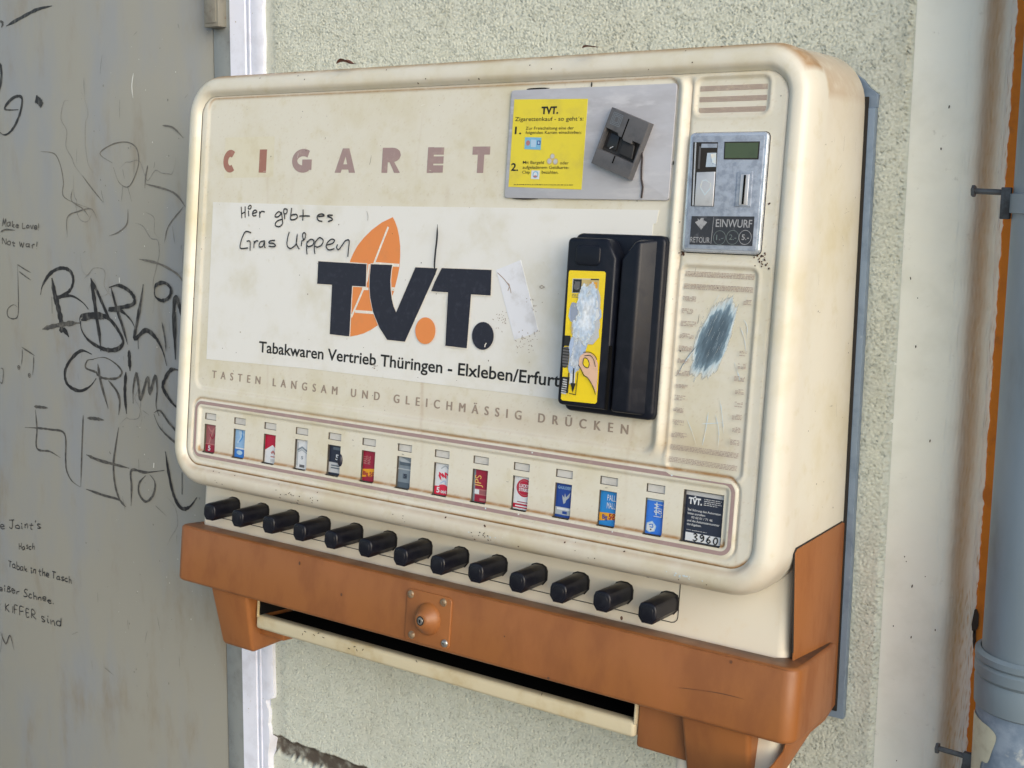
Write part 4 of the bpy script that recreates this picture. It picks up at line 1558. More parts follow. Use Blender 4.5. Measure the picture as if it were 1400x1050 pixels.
for pts in (
        [(-0.3161,0.3044),(-0.3149,0.2967),(-0.3136,0.2881)], [(-0.3080,0.3050),(-0.3074,0.2968),(-0.3068,0.2891)], [(-0.3145,0.2944),(-0.3074,0.2971)],
        [(-0.3007,0.2992),(-0.2995,0.2913)], [(-0.3015,0.3043),(-0.2985,0.3066),(-0.2956,0.3056),(-0.2967,0.3022),(-0.3002,0.3017),(-0.3019,0.3036)],
        [(-0.2923,0.2953),(-0.2840,0.2972),(-0.2852,0.2999),(-0.2894,0.2994),(-0.2919,0.2956),(-0.2900,0.2920),(-0.2837,0.2928)], [(-0.2778,0.2988),(-0.2767,0.2897)], [(-0.2771,0.2952),(-0.2736,0.2986),(-0.2672,0.2978)],
        [(-0.2340,0.2960),(-0.2393,0.2988),(-0.2452,0.2951),(-0.2460,0.2918),(-0.2408,0.2915),(-0.2359,0.2945),(-0.2341,0.2975),(-0.2312,0.2866),(-0.2313,0.2816),(-0.2367,0.2781),(-0.2440,0.2791),(-0.2443,0.2831),(-0.2394,0.2865),(-0.2314,0.2884)],
        [(-0.2274,0.2961),(-0.2269,0.2885)], [(-0.2298,0.2997),(-0.2284,0.3029),(-0.2232,0.3020),(-0.2238,0.2969),(-0.2283,0.2961),(-0.2298,0.2997)],
        [(-0.2143,0.3043),(-0.2152,0.2956),(-0.2151,0.2887),(-0.2080,0.2886),(-0.2023,0.2919),(-0.2045,0.2956),(-0.2115,0.2950),(-0.2145,0.2935)], [(-0.1921,0.3025),(-0.1915,0.2954),(-0.1917,0.2875)], [(-0.1984,0.2934),(-0.1884,0.2940),(-0.1785,0.2938)],
        [(-0.1628,0.2936),(-0.1521,0.2948),(-0.1552,0.2971),(-0.1620,0.2960),(-0.1646,0.2924),(-0.1614,0.2882),(-0.1545,0.2872)], [(-0.1358,0.2958),(-0.1435,0.2959),(-0.1447,0.2942),(-0.1380,0.2922),(-0.1363,0.2895),(-0.1438,0.2872)],
        [(-0.2914,0.2679),(-0.3022,0.2695),(-0.3081,0.2626),(-0.3117,0.2536),(-0.3123,0.2461),(-0.3068,0.2451),(-0.2962,0.2464)], [(-0.2996,0.2555),(-0.2926,0.2554),(-0.2917,0.2427)],
        [(-0.2842,0.2567),(-0.2841,0.2464)], [(-0.2839,0.2527),(-0.2806,0.2568),(-0.2757,0.2565)], [(-0.2632,0.2574),(-0.2714,0.2556),(-0.2738,0.2504),(-0.2715,0.2483),(-0.2658,0.2499),(-0.2631,0.2566),(-0.2624,0.2493),(-0.2604,0.2476)],
        [(-0.2425,0.2587),(-0.2518,0.2577),(-0.2540,0.2547),(-0.2453,0.2543),(-0.2409,0.2515),(-0.2460,0.2496),(-0.2543,0.2503)],
        [(-0.2154,0.2714),(-0.2181,0.2609),(-0.2181,0.2523),(-0.2121,0.2484),(-0.2062,0.2505),(-0.2006,0.2557),(-0.1995,0.2680),(-0.2002,0.2557),(-0.1940,0.2480)], [(-0.1899,0.2604),(-0.1907,0.2525)], [(-0.1865,0.2598),(-0.1894,0.2676),(-0.1867,0.2708),(-0.1831,0.2684),(-0.1850,0.2620),(-0.1888,0.2597)],
        [(-0.1799,0.2600),(-0.1801,0.2493),(-0.1785,0.2414)], [(-0.1798,0.2578),(-0.1732,0.2623),(-0.1671,0.2604),(-0.1687,0.2546),(-0.1764,0.2522),(-0.1794,0.2536)], [(-0.1642,0.2605),(-0.1654,0.2498),(-0.1634,0.2424)],
        [(-0.1641,0.2591),(-0.1567,0.2650),(-0.1496,0.2616),(-0.1521,0.2552),(-0.1596,0.2521),(-0.1642,0.2534)], [(-0.1424,0.2555),(-0.1320,0.2580),(-0.1285,0.2623),(-0.1343,0.2635),(-0.1407,0.2591),(-0.1432,0.2534),(-0.1380,0.2490),(-0.1276,0.2511)],
        [(-0.1223,0.2569),(-0.1239,0.2526),(-0.1199,0.2500),(-0.1137,0.2565),(-0.1085,0.2622),(-0.1019,0.2628),(-0.1021,0.2520),(-0.1025,0.2411)]):
    m.ribbon(pts, PW, L1 + .0004, 5)
m.ribbon([(0.0485,0.2877),(0.0491,0.2705),(0.0479,0.2506),(0.0478,0.2347),(0.0502,0.2245)], .0028, L1 + .0020, 5, True)
m.build('marker_handwriting', stk, smooth=False)
m = MB().mat('whitepatch')
m.prism([(0.1412,0.2345),(0.1770,0.2482),(0.2099,0.1642),(0.1993,0.1591),(0.1756,0.1510)], L1, L1 + .0005)
m.mat('faintprint')
m.ribbon([(0.1438,0.2312),(0.1544,0.2240),(0.1634,0.2149),(0.1663,0.2074)], .0010, L1 + .0008, 5)
m.ribbon([(0.1582,0.2203),(0.1632,0.2168),(0.1614,0.2100)], .0010, L1 + .0008, 5)
m.build('blank_patch', stk, smooth=False)
m = MB().mat('smallgrey')
for (cx, cy, n, s) in (([(0.1560,0.1742)][0] + (26, .006)), ([(0.1911,0.1461)][0] + (34, .0075)), ([(0.1986,0.1959)][0] + (12, .005)),
                       ([(-0.0476,0.0994)][0] + (12, .003)), ([(0.2049,0.1604)][0] + (10, .0035))):
    for _ in range(n):
        u, v = cx + random.gauss(0, s), cy + random.gauss(0, s)
        a = random.uniform(0, 3)
        l = random.uniform(.0008, .0022)
        m.ribbon([(u, v), (u + l * math.cos(a), v + l * math.sin(a))], random.uniform(.0005, .0009), L1 + .0003)
m.ribbon([(0.2078,0.2172),(0.2108,0.2192),(0.2151,0.2172),(0.2107,0.2155),(0.2079,0.2168)], .0008, L1 + .0003)
m.ribbon([(-0.0756,0.3025),(-0.0729,0.2964),(-0.0730,0.2902)], .0006, L1 + .0003, 4)
for q in [(-0.1750,0.1872),(-0.3040,0.1256),(-0.3945,0.2413),(-0.4064,0.1679)]:
    m.poly(ellipse(q[0], q[1], .0011, .0009, 8), L1 + .0003)
m.build('glue_residue', stk, smooth=False)

# --- steel plate, instruction sticker, card reader
m = MB().mat('steel')
m.plate(.1482, .3748, .3225, .4522, LEV, .0010, .0040, .0006)
spl = m.build('steel_plate', mach)
SPW = .0010
m = MB().mat('darkgap')
m.ribbon([(0.1700,0.4529),(0.1868,0.4531),(0.2033,0.4530)], .0022, SPW - .0009, 4, True)
m.ribbon([(0.1590,0.3225),(0.1761,0.3217),(0.1974,0.3222)], .0016, SPW - .0009, 4, True)
m.poly(ellipse(*[(0.2622,0.4549)][0], .0011, .0032), .0003)
m.poly(ellipse(*[(0.3776,0.3642)][0], .0008, .0024), .0013)
m.build('plate_gap', spl, smooth=False)
m = MB().mat('yellow')
m.prism([(0.1538,0.4412),(0.2589,0.4386),(0.2587,0.3335),(0.1535,0.3360)], SPW, SPW + .0004)
ins = m.build('instruction_sticker', mach, smooth=False)
YW_ = SPW + .0006
m = MB().mat('textblack')


def line(s, pts, h, bold=.008, spacing=1.0, mt='textblack'):
    m.mat(mt)
    (a, b), (c, d) = pts
    m.text(s, a, b, h, YW_, u1=c, bold=bold, spacing=spacing, rot=math.atan2(d - b, c - a) * .6)


line('TVT.', [(0.1947,0.4228),(0.2189,0.4226)], .0080, .045)
line('Zigarettenkauf - so geht´s:', [(0.1570,0.4151),(0.2550,0.4126)], .0046, .006)
line('1.', [(0.1578,0.3997),(0.1674,0.3993)], .0085, .02)
line('Zur Freischaltung eine der', [(0.1738,0.4045),(0.2425,0.4030)], .0034, .005)
line('folgenden Karten einschieben:', [(0.1739,0.3994),(0.2537,0.3976)], .0034, .005)
line('2.', [(0.1557,0.3555),(0.1663,0.3552)], .0088, .02)
line('Mit Bargeld', [(0.1729,0.3638),(0.2036,0.3633)], .0034, .005)
line('oder', [(0.2264,0.3630),(0.2385,0.3627)], .0034, .005)
line('aufgeladenem Geldkarte-', [(0.1730,0.3579),(0.2397,0.3573)], .0034, .005)
line('Chip', [(0.1729,0.3520),(0.1840,0.3518)], .0034, .005)
line('bezahlen.', [(0.2013,0.3521),(0.2252,0.3516)], .0034, .005)
m.mat('pen')
(a, b), (c, d) = [(0.1616,0.3387),(0.2472,0.3380)]
microprint(m, a, c, b, 1, .0013, YW_)
m.build('sticker_lettering', ins, smooth=False)
m = MB().mat('p_cardblue')
m.poly([(0.1736,0.3955),(0.1973,0.3947),(0.1975,0.3803),(0.1738,0.3812)], YW_)
m.mat('p_rose').poly(ellipse(*[(0.1784,0.3885)][0], .0030, .0032), YW_)
m.mat('p_paleblue').poly([(0.1826,0.3927),(0.1900,0.3923),(0.1902,0.3833),(0.1829,0.3837)], YW_)
m.mat('p_midblue').poly([(0.1917,0.3912),(0.1965,0.3910),(0.1964,0.3859),(0.1916,0.3861)], YW_)
m.mat('p_paleblue').poly([(0.1929,0.3902),(0.1951,0.3900),(0.1952,0.3870),(0.1930,0.3871)], YW_ + .0001)
for q, r in zip([(0.2151,0.3723),(0.2113,0.3667),(0.2198,0.3662)], (.0036, .0040, .0040)):
    m.mat('p_tan').poly(ellipse(q[0], q[1], r), YW_)
    m.mat('p_pgrey').poly(ellipse(q[0], q[1], r * .7), YW_ + .0001)
m.mat('p_white').poly([(0.1864,0.3558),(0.1983,0.3555),(0.1982,0.3452),(0.1861,0.3456)], YW_)
q = [(0.1925,0.3508)][0]
m.mat('p_cardblue').poly(ellipse(q[0], q[1], .0042), YW_ + .0001)
m.mat('p_white').poly(ellipse(q[0], q[1], .0028), YW_ + .0002)
m.mat('p_rose').poly(ellipse(q[0], q[1] - .0022, .0028, .0012), YW_ + .0003)
m.build('sticker_pictures', ins, smooth=False)
# card reader: a tilted grey block with a funnel pocket and a slot
qd = [(0.2982,0.4266),(0.3491,0.4074),(0.3267,0.3446),(0.2754,0.3633)]


def QP(p, t):
    (ax, ay), (bx, by), (cx, cy), (dx, dy) = qd
    return ((1 - p) * (1 - t) * ax + p * (1 - t) * bx + p * t * cx + (1 - p) * t * dx, (1 - p) * (1 - t) * ay + p * (1 - t) * by + p * t * cy + (1 - p) * t * dy)


def QR(*pts):
    return [QP(*q) for q in pts]


RW = .0110
m = MB().mat('grey')
m.prism(QR((0, 0), (1, 0), (1, .430), (.96, .430), (.96, .385), (.76, .385), (.76, .440), (.55, .440), (.50, .405), (.40, .405), (.36, .360), (.04, .350), (.04, .725), (.96, .725), (.96, .432), (1, .432), (1, 1), (0, 1)), SPW, RW, .0007)
rd = m.build('card_reader', mach, True, 30)
m = MB().mat('greydark')
m.poly(QR((.03, .33), (.97, .33), (.97, .75), (.03, .75)), SPW + .0012)
m.mat('greydark').prism(QR((.50, .44), (.80, .44), (.86, .68), (.50, .68)), SPW + .001, SPW + .0052, .0012)
m.mat('p_black').prism(QR((.09, .40), (.36, .40), (.40, .66), (.09, .66)), SPW + .001, SPW + .0030, .0008)
m.mat('steel').ribbon(QR((.26, .655), (.33, .60)), .0010, SPW + .0060)
m.build('reader_pocket', rd, True, 30)
m = MB().mat('dark')
m.ribbon(QR((.50, .07), (.50, .425)), .0017, RW + .0002)
m.ribbon(QR((.50, .725), (.50, .86)), .0017, RW + .0002)
m.build('reader_slot', rd, smooth=False)
m = MB().mat('p_greyblue')
for k in range(3):
    eq = [QP(.10 + k * .035, .06 + k * .025), QP(.34 - k * .035, .06 + k * .025), QP(.34 - k * .035, .26 - k * .025), QP(.10 + k * .035, .26 - k * .025)]
    m.ribbon(eq + [eq[0]], .0004, RW + .0002)
m.build('embossed_square', rd, smooth=False)
m = MB().mat('cord')
c0 = [(0.3361,0.3815),(0.3384,0.3698),(0.3383,0.3580),(0.3390,0.3463),(0.3414,0.3369),(0.3406,0.3246)]
m.tube([(a, b, .0036 - .0012 * k / 5) for k, (a, b) in enumerate(c0)], .0011, 8)
m.build('reader_cord', mach)

# --- coin unit
m = MB().mat('chrome')
m.plate(.3978, .4908, .2660, .3965, -.001, .0052, .0055, .0016)
m.mat('darkgap')
frame_strip(m, .3970, .4916, .2650, .3973, .0062, .0011, .0003)
coin = m.build('coin_unit', mach)
m = MB().mat('coinmetal')
m.plate(.4012, .4872, .2695, .3930, .0050, .0058, .0030, .0004)
m.build('face_plate', coin)
CW = .0058


def cq(pts):
    return pts


m = MB().mat('darkgap')
a = [(0.4029,0.3862),(0.4329,0.3858),(0.4339,0.3162),(0.4057,0.3162)]
m.poly(a, CW + .0002)
m.mat('bright')
m.ribbon([(0.4061,0.3858),(0.4085,0.3169)], .0018, CW + .0006)
m.mat('coinmetal').poly([(0.4133,0.3843),(0.4325,0.3841),(0.4325,0.3797),(0.4132,0.3799)], CW + .0005)
m.mat('chrome').poly([(0.4212,0.3742),(0.4324,0.3744),(0.4330,0.3591),(0.4206,0.3589)], CW + .0007)
m.mat('scuff').poly([(0.4257,0.3728),(0.4323,0.3736),(0.4327,0.3619),(0.4284,0.3633)], CW + .0011)
m.mat('grey').poly([(0.4109,0.3816),(0.4131,0.3813),(0.4136,0.3570),(0.4111,0.3570)], CW + .0007)
m.build('return_chute', coin, smooth=False)
m = MB().mat('bright')
f = [(0.4104,0.3532),(0.4326,0.3538),(0.4331,0.3165),(0.4107,0.3164)]
m.prism(f, CW, CW + .0016, .0006)
m.mat('scuff')
m.ribbon([(0.4183,0.3437),(0.4166,0.3367),(0.4227,0.3286),(0.4284,0.3354),(0.4286,0.3417)], .0012, CW + .0019)
m.ribbon([(0.4183,0.3435),(0.4224,0.3449),(0.4274,0.3417)], .0012, CW + .0019)
m.build('return_flap', coin)
m = MB().mat('darkgap')
d = [(0.4406,0.3861),(0.4822,0.3860),(0.4821,0.3669),(0.4413,0.3671)]
m.prism(d, CW - .0002, CW + .0003)
m.mat('lcd').poly(inset(d, .0013), CW + .0006)
m.build('display', coin, smooth=False)
m = MB().mat('coinmetal')
s = [(0.4591,0.3538),(0.4771,0.3543),(0.4773,0.3166),(0.4592,0.3166)]
m.prism(s, CW, CW + .0012, .0005)
m.mat('bright').prism([(0.4636,0.3508),(0.4736,0.3511),(0.4737,0.3182),(0.4637,0.3181)], CW + .001, CW + .0022, .0007)
m.mat('dark').ribbon([(0.4692,0.3502),(0.4689,0.3190)], .0024, CW + .0030)
m.build('coin_slot', coin)
m = MB().mat('coinlabel')
lb = [(0.4079,0.3053),(0.4827,0.3064),(0.4829,0.2749),(0.4077,0.2742)]
m.prism(lb, CW, CW + .0004)
m.mat('coinprint')
LW = CW + .0007
(a, b), (c, d) = [(0.4380,0.2943),(0.4808,0.2953)]
m.text('EINWURF', a, b, .0083, LW, u1=c, bold=.010)
(a, b), (c, d) = [(0.4084,0.2766),(0.4323,0.2772)]
m.text('RETOUR', a, b, .0058, LW, u1=c, bold=.004)
m.ribbon([(0.4349,0.3045),(0.4340,0.2753)], .0006, LW)
m.poly([(0.4155,0.3032),(0.4177,0.3009),(0.4197,0.3033),(0.4229,0.3034),(0.4231,0.3010),(0.4276,0.2990),(0.4208,0.2907),(0.4127,0.2987),(0.4162,0.3004)], LW)
m.mat('coinprint2')
for k, q in enumerate([(0.4438,0.2826),(0.4593,0.2834),(0.4741,0.2838)]):
    m.mat('coinprint2' if k < 2 else 'coinprint')
    rg = ellipse(q[0], q[1], .0072, .0076, 24)
    m.ribbon(rg + [rg[0]], .0006, LW)
    m.text(('1.-', '2.-', '5.-')[k], q[0] - .0040, q[1] - .0026, .0056, LW, bold=.01, u1=q[0] + .0046)
m.build('coin_label', coin, smooth=False)

# --- black card terminal on the front
m = MB().mat('black')
m.plate(.2620, .3815, .0750, .2825, LEV, .0130, .009, .004)
term = m.build('card_terminal', mach)
m = MB().mat('black')
rp = [(.2665 + .006 * (1 - math.cos(q)), .0830 + .006 * (1 - math.sin(q))) for q in (1.57, 1.05, .52, 0)][::-1]
rp = rp + [(.3320, .0830), (.3320, .2540), (.3205, .2745), (.3165, .2760)] + [(.2665 + .006 * (1 - math.sin(q)), .2760 - .006 * (1 - math.cos(q))) for q in (0, .52, 1.05, 1.57)]
m.prism(rp, .012, .0350, .0034)
m.prism(rrect(.2790, .3120, .2445, .2680, .006), .0335, .0364, .0016)
m.build('reader_block', term)
m = MB().mat('black')


def ridge(mb, u0, u1, v0, v1, w0, w1, ur, cut):
    """ridge with a funnel-cut upper left corner and a long sloping right flank"""
    vs = [(u0, v0, w0), (u0, v0 + .002, w1), (u1, v0 + .002, w1), (ur, v0, w0),
          (u0, v1 - cut, w0), (u0, v1 - cut, w1 - .001), (u1 - .006, v1 - .004, w1 - .001), (u1, v1 - .004, w1 - .001), (u0 + cut * .55, v1, w0), (ur, v1, w0)]
    fs = [(0, 1, 2, 3), (0, 4, 5, 1), (1, 5, 6, 7, 2), (3, 2, 7, 9), (4, 8, 6, 5), (8, 9, 7, 6)]
    bm = bmesh.new()
    q = [bm.verts.new(p) for p in vs]
    for f_ in fs:
        bm.faces.new([q[i] for i in f_])
    bmesh.ops.recalc_face_normals(bm, faces=bm.faces[:])
    bmesh.ops.bevel(bm, geom=[e for e in bm.edges if len(e.link_faces) == 2], offset=.0034, segments=4, affect='EDGES', profile=.5)
    bm.verts.index_update()
    mb.add([tuple(p.co) for p in bm.verts], [tuple(p.index for p in f_.verts) for f_ in bm.faces])
    bm.free()


ridge(m, .3362, .3590, .0800, .2780, .012, .0310, .3715, .024)
m.build('reader_ridge', term)
m = MB().mat('dark')
m.rbox(.3318, .3364, .0835, .2520, .0125, .0160, 0)
m.rbox(.3316, .3330, .0835, .1560, .0300, .0352, 0)
m.build('card_channel', term, smooth=False)
m = MB().mat('yellow2')
TWl = .0350
lab = [(0.2712,0.2360),(0.2725,0.2380),(0.3184,0.2388),(0.3204,0.2373),(0.3207,0.0909),(0.3186,0.0888),(0.2744,0.0881),(0.2723,0.0898)]
m.prism(lab, TWl, TWl + .0004)
lbl = m.build('terminal_label', term, smooth=False)
m = MB()
T0 = TWl + .0006


def tp(mt, pts, z=0.0, amp=0):
    m.mat(mt)
    if amp:
        rough_poly(m, pts, T0 + z, amp, 3)
    else:
        m.poly(pts, T0 + z)


tp('p_pgrey', [(0.2772,0.2288),(0.3127,0.2303),(0.3129,0.2143),(0.2774,0.2123)])
tp('p_tan', [(0.2894,0.2285),(0.3125,0.2294),(0.3129,0.2147),(0.2898,0.2135)], .0001)
tp('p_black', [(0.2784,0.2282),(0.2897,0.2285),(0.2898,0.2135),(0.2785,0.2129)], .0002)
tp('p_printgrey', [(0.2808,0.2261),(0.2876,0.2262),(0.2872,0.2176),(0.2804,0.2173)], .0003, .0008)
tp('p_pyellow', [(0.3011,0.2260),(0.3106,0.2262),(0.3107,0.2184),(0.3009,0.2181)], .0003)
tp('p_pgold', [(0.3029,0.2242),(0.3091,0.2242),(0.3089,0.2197),(0.3025,0.2196)], .0004)
tp('p_black', [(0.3019,0.2298),(0.3127,0.2301),(0.3126,0.2287),(0.3018,0.2284)], .0004)
m.mat('p_printgrey')
for k in range(3):
    a = [(0.2781,0.2109),(0.2920,0.2079)]
    microprint(m, a[0][0], a[1][0], a[0][1] - k * .0016, 1, .0014, T0)
tp('p_fadeblue', [(0.2778,0.2004),(0.3141,0.2006),(0.3154,0.1818),(0.2784,0.1802)], 0, .0006)
tp('p_smudge', [(0.2781,0.2004),(0.2875,0.2005),(0.2879,0.1813),(0.2789,0.1807)], .0002, .0012)
tp('p_pgrey', [(0.2900,0.2111),(0.3002,0.2164),(0.3136,0.2160),(0.3166,0.1937),(0.3176,0.1748),(0.3090,0.1718),(0.3034,0.1786),(0.2906,0.1801),(0.2880,0.1943),(0.2958,0.2019)], .0003, .0016)
tp('p_fadeblue', [(0.2957,0.2031),(0.3062,0.2120),(0.3136,0.2101),(0.3151,0.1912),(0.3117,0.1791),(0.3002,0.1831),(0.2950,0.1947)], .0004, .0016)
tp('p_white', [(0.3000,0.2188),(0.3088,0.2145),(0.3140,0.1983),(0.3076,0.1955),(0.3005,0.2069)], .0005, .0014)
tp('p_white', [(0.2980,0.1925),(0.3131,0.1958),(0.3157,0.1842),(0.3032,0.1809)], .0005, .0014)
tp('p_tan', [(0.2815,0.1771),(0.3062,0.1776),(0.3056,0.1680),(0.2877,0.1631),(0.2801,0.1698)], .0003, .0016)
tp('p_pgrey', [(0.3022,0.1761),(0.3159,0.1783),(0.3170,0.1653),(0.3053,0.1549),(0.3004,0.1641)], .0004, .0016)
tp('p_fadeblue', [(0.2809,0.1626),(0.3018,0.1642),(0.3019,0.1451),(0.2965,0.1326),(0.2911,0.1226),(0.2813,0.1205),(0.2794,0.1432)], .0004, .0012)
tp('p_black', [(0.2723,0.1632),(0.2800,0.1635),(0.2799,0.1515),(0.2718,0.1513)], .0002)
tp('p_black', [(0.2722,0.1155),(0.2822,0.1157),(0.2818,0.0971),(0.2723,0.0968)], .0002)
tp('p_printgrey', [(0.2711,0.1493),(0.2788,0.1499),(0.2786,0.1287),(0.2711,0.1285)], .0001, .0005)
m.mat('p_pgrey')
for k in range(7):
    a = [(0.2739,0.1125),(0.2810,0.0999)]
    m.ribbon([(a[0][0] - .0008 * k * .3, a[0][1] - k * .0026), (a[1][0] - .0015, a[0][1] - k * .0026 - .0003)], .0012, T0 + .0004, 0, False, 1)
m.mat('p_black')
for k in range(7):
    a = [(0.2713,0.1479),(0.2798,0.1312)]
    m.ribbon([(a[0][0], a[0][1] - k * .0034), (a[1][0], a[0][1] - k * .0034 - .0003)], .0010, T0 + .0004, 0, False, 1)
m.mat('p_white').poly([(0.2832,0.1279),(0.2901,0.1280),(0.2900,0.1080),(0.2829,0.1078)], T0 + .0002)
m.mat('p_black')
m.ribbon([(0.2879,0.1266),(0.2884,0.1067)], .0016, T0 + .0008)
m.poly([(0.2848,0.1094),(0.2921,0.1097),(0.2885,0.0982)], T0 + .0008)
m.ribbon([(0.2838,0.0973),(0.2926,0.0967),(0.2939,0.1228)], .0009, T0 + .0006)
m.ribbon([(0.2813,0.1205),(0.2814,0.1011)], .0014, T0 + .0006)
hd = [(0.2957,0.1417),(0.3019,0.1460),(0.3094,0.1457),(0.3162,0.1415),(0.3196,0.1346),(0.3205,0.1228),(0.3204,0.1009),(0.3153,0.1093),(0.3084,0.1174),(0.3032,0.1201),(0.2987,0.1261),(0.2943,0.1313),(0.2944,0.1377)]
m.mat('p_skin').poly(hd, T0 + .0010)
m.mat('yellow2').poly([(0.3013,0.1393),(0.3058,0.1389),(0.3088,0.1337),(0.3075,0.1288),(0.3029,0.1299),(0.3004,0.1330)], T0 + .0014)
m.mat('p_black')
for pts in ([(0.3004,0.1330),(0.3029,0.1299),(0.3075,0.1288),(0.3088,0.1337),(0.3058,0.1389),(0.3013,0.1393),(0.3004,0.1330)], [(0.3022,0.1422),(0.3097,0.1429),(0.3145,0.1385),(0.3174,0.1309)],
            [(0.2999,0.1459),(0.3082,0.1468),(0.3152,0.1438),(0.3189,0.1389)], [(0.2943,0.1313),(0.2987,0.1261),(0.3026,0.1200),(0.3084,0.1174),(0.3153,0.1093),(0.3200,0.0995)]):
    m.ribbon(pts, .0008, T0 + .0018, 4)
m.build('label_print', term, smooth=False)
MT['glare'] = wear_glare_material('label_glare_and_wear', [lin((232, 238, 244)), lin((214, 226, 240)), lin((184, 204, 226)), lin((214, 222, 226))], (.42, .68, .86), 0, (1, 1, .7), 110, 1.9, .3)  # whitish glare painted over the label, together with worn print
zc = [(0.2996,0.1902),(0.2905,0.1465)]
wear_glare_patch('label_glare_wear', term, 'glare', (zc[0][0], zc[0][1], .0155, .0330, .06, (.2712, .3128)), T0 + .0010, 1.35, .0009)
MT['glare2'] = wear_glare_material('faded_label_glare_wear', [lin((160, 180, 206)), lin((186, 198, 214)), lin((206, 214, 220))], (.5, .82), 0, (1, 1, .6), 170, 1.9, .35)
wear_glare_patch('label_glare_fading', term, 'glare2', (zc[1][0], zc[1][1], .0085, .0240, .10, (.2690, .2960)), T0 + .0008, 1.3, .0009)  # second painted patch of glare and fading, lower on the label
m = MB().mat('p_pgrey')
q = [(0.3659,0.2084)][0]
m.poly(ellipse(q[0], q[1], .0009, .0024, 8), .0140)
m.build('paint_nick', term, smooth=False)
#PART3

# --- price windows and pack windows: pockets behind the cover
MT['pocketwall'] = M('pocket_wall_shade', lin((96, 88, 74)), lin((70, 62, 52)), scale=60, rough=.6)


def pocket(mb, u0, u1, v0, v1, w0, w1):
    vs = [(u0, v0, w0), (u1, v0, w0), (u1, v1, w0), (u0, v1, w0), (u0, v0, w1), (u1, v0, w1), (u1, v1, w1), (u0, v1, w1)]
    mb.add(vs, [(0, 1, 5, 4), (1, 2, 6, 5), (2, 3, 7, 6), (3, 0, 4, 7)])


MT['shadow_gap'] = M('dark_window_edge', lin((74, 72, 70)), lin((48, 46, 46)), scale=200, rough=.6)  # dark strips that paint the shadow gap along the shallow window edges


def R(mb, mt, a, b, c, d, k):
    mb.mat(mt).poly([(a, c), (b, c), (b, d), (a, d)], k)


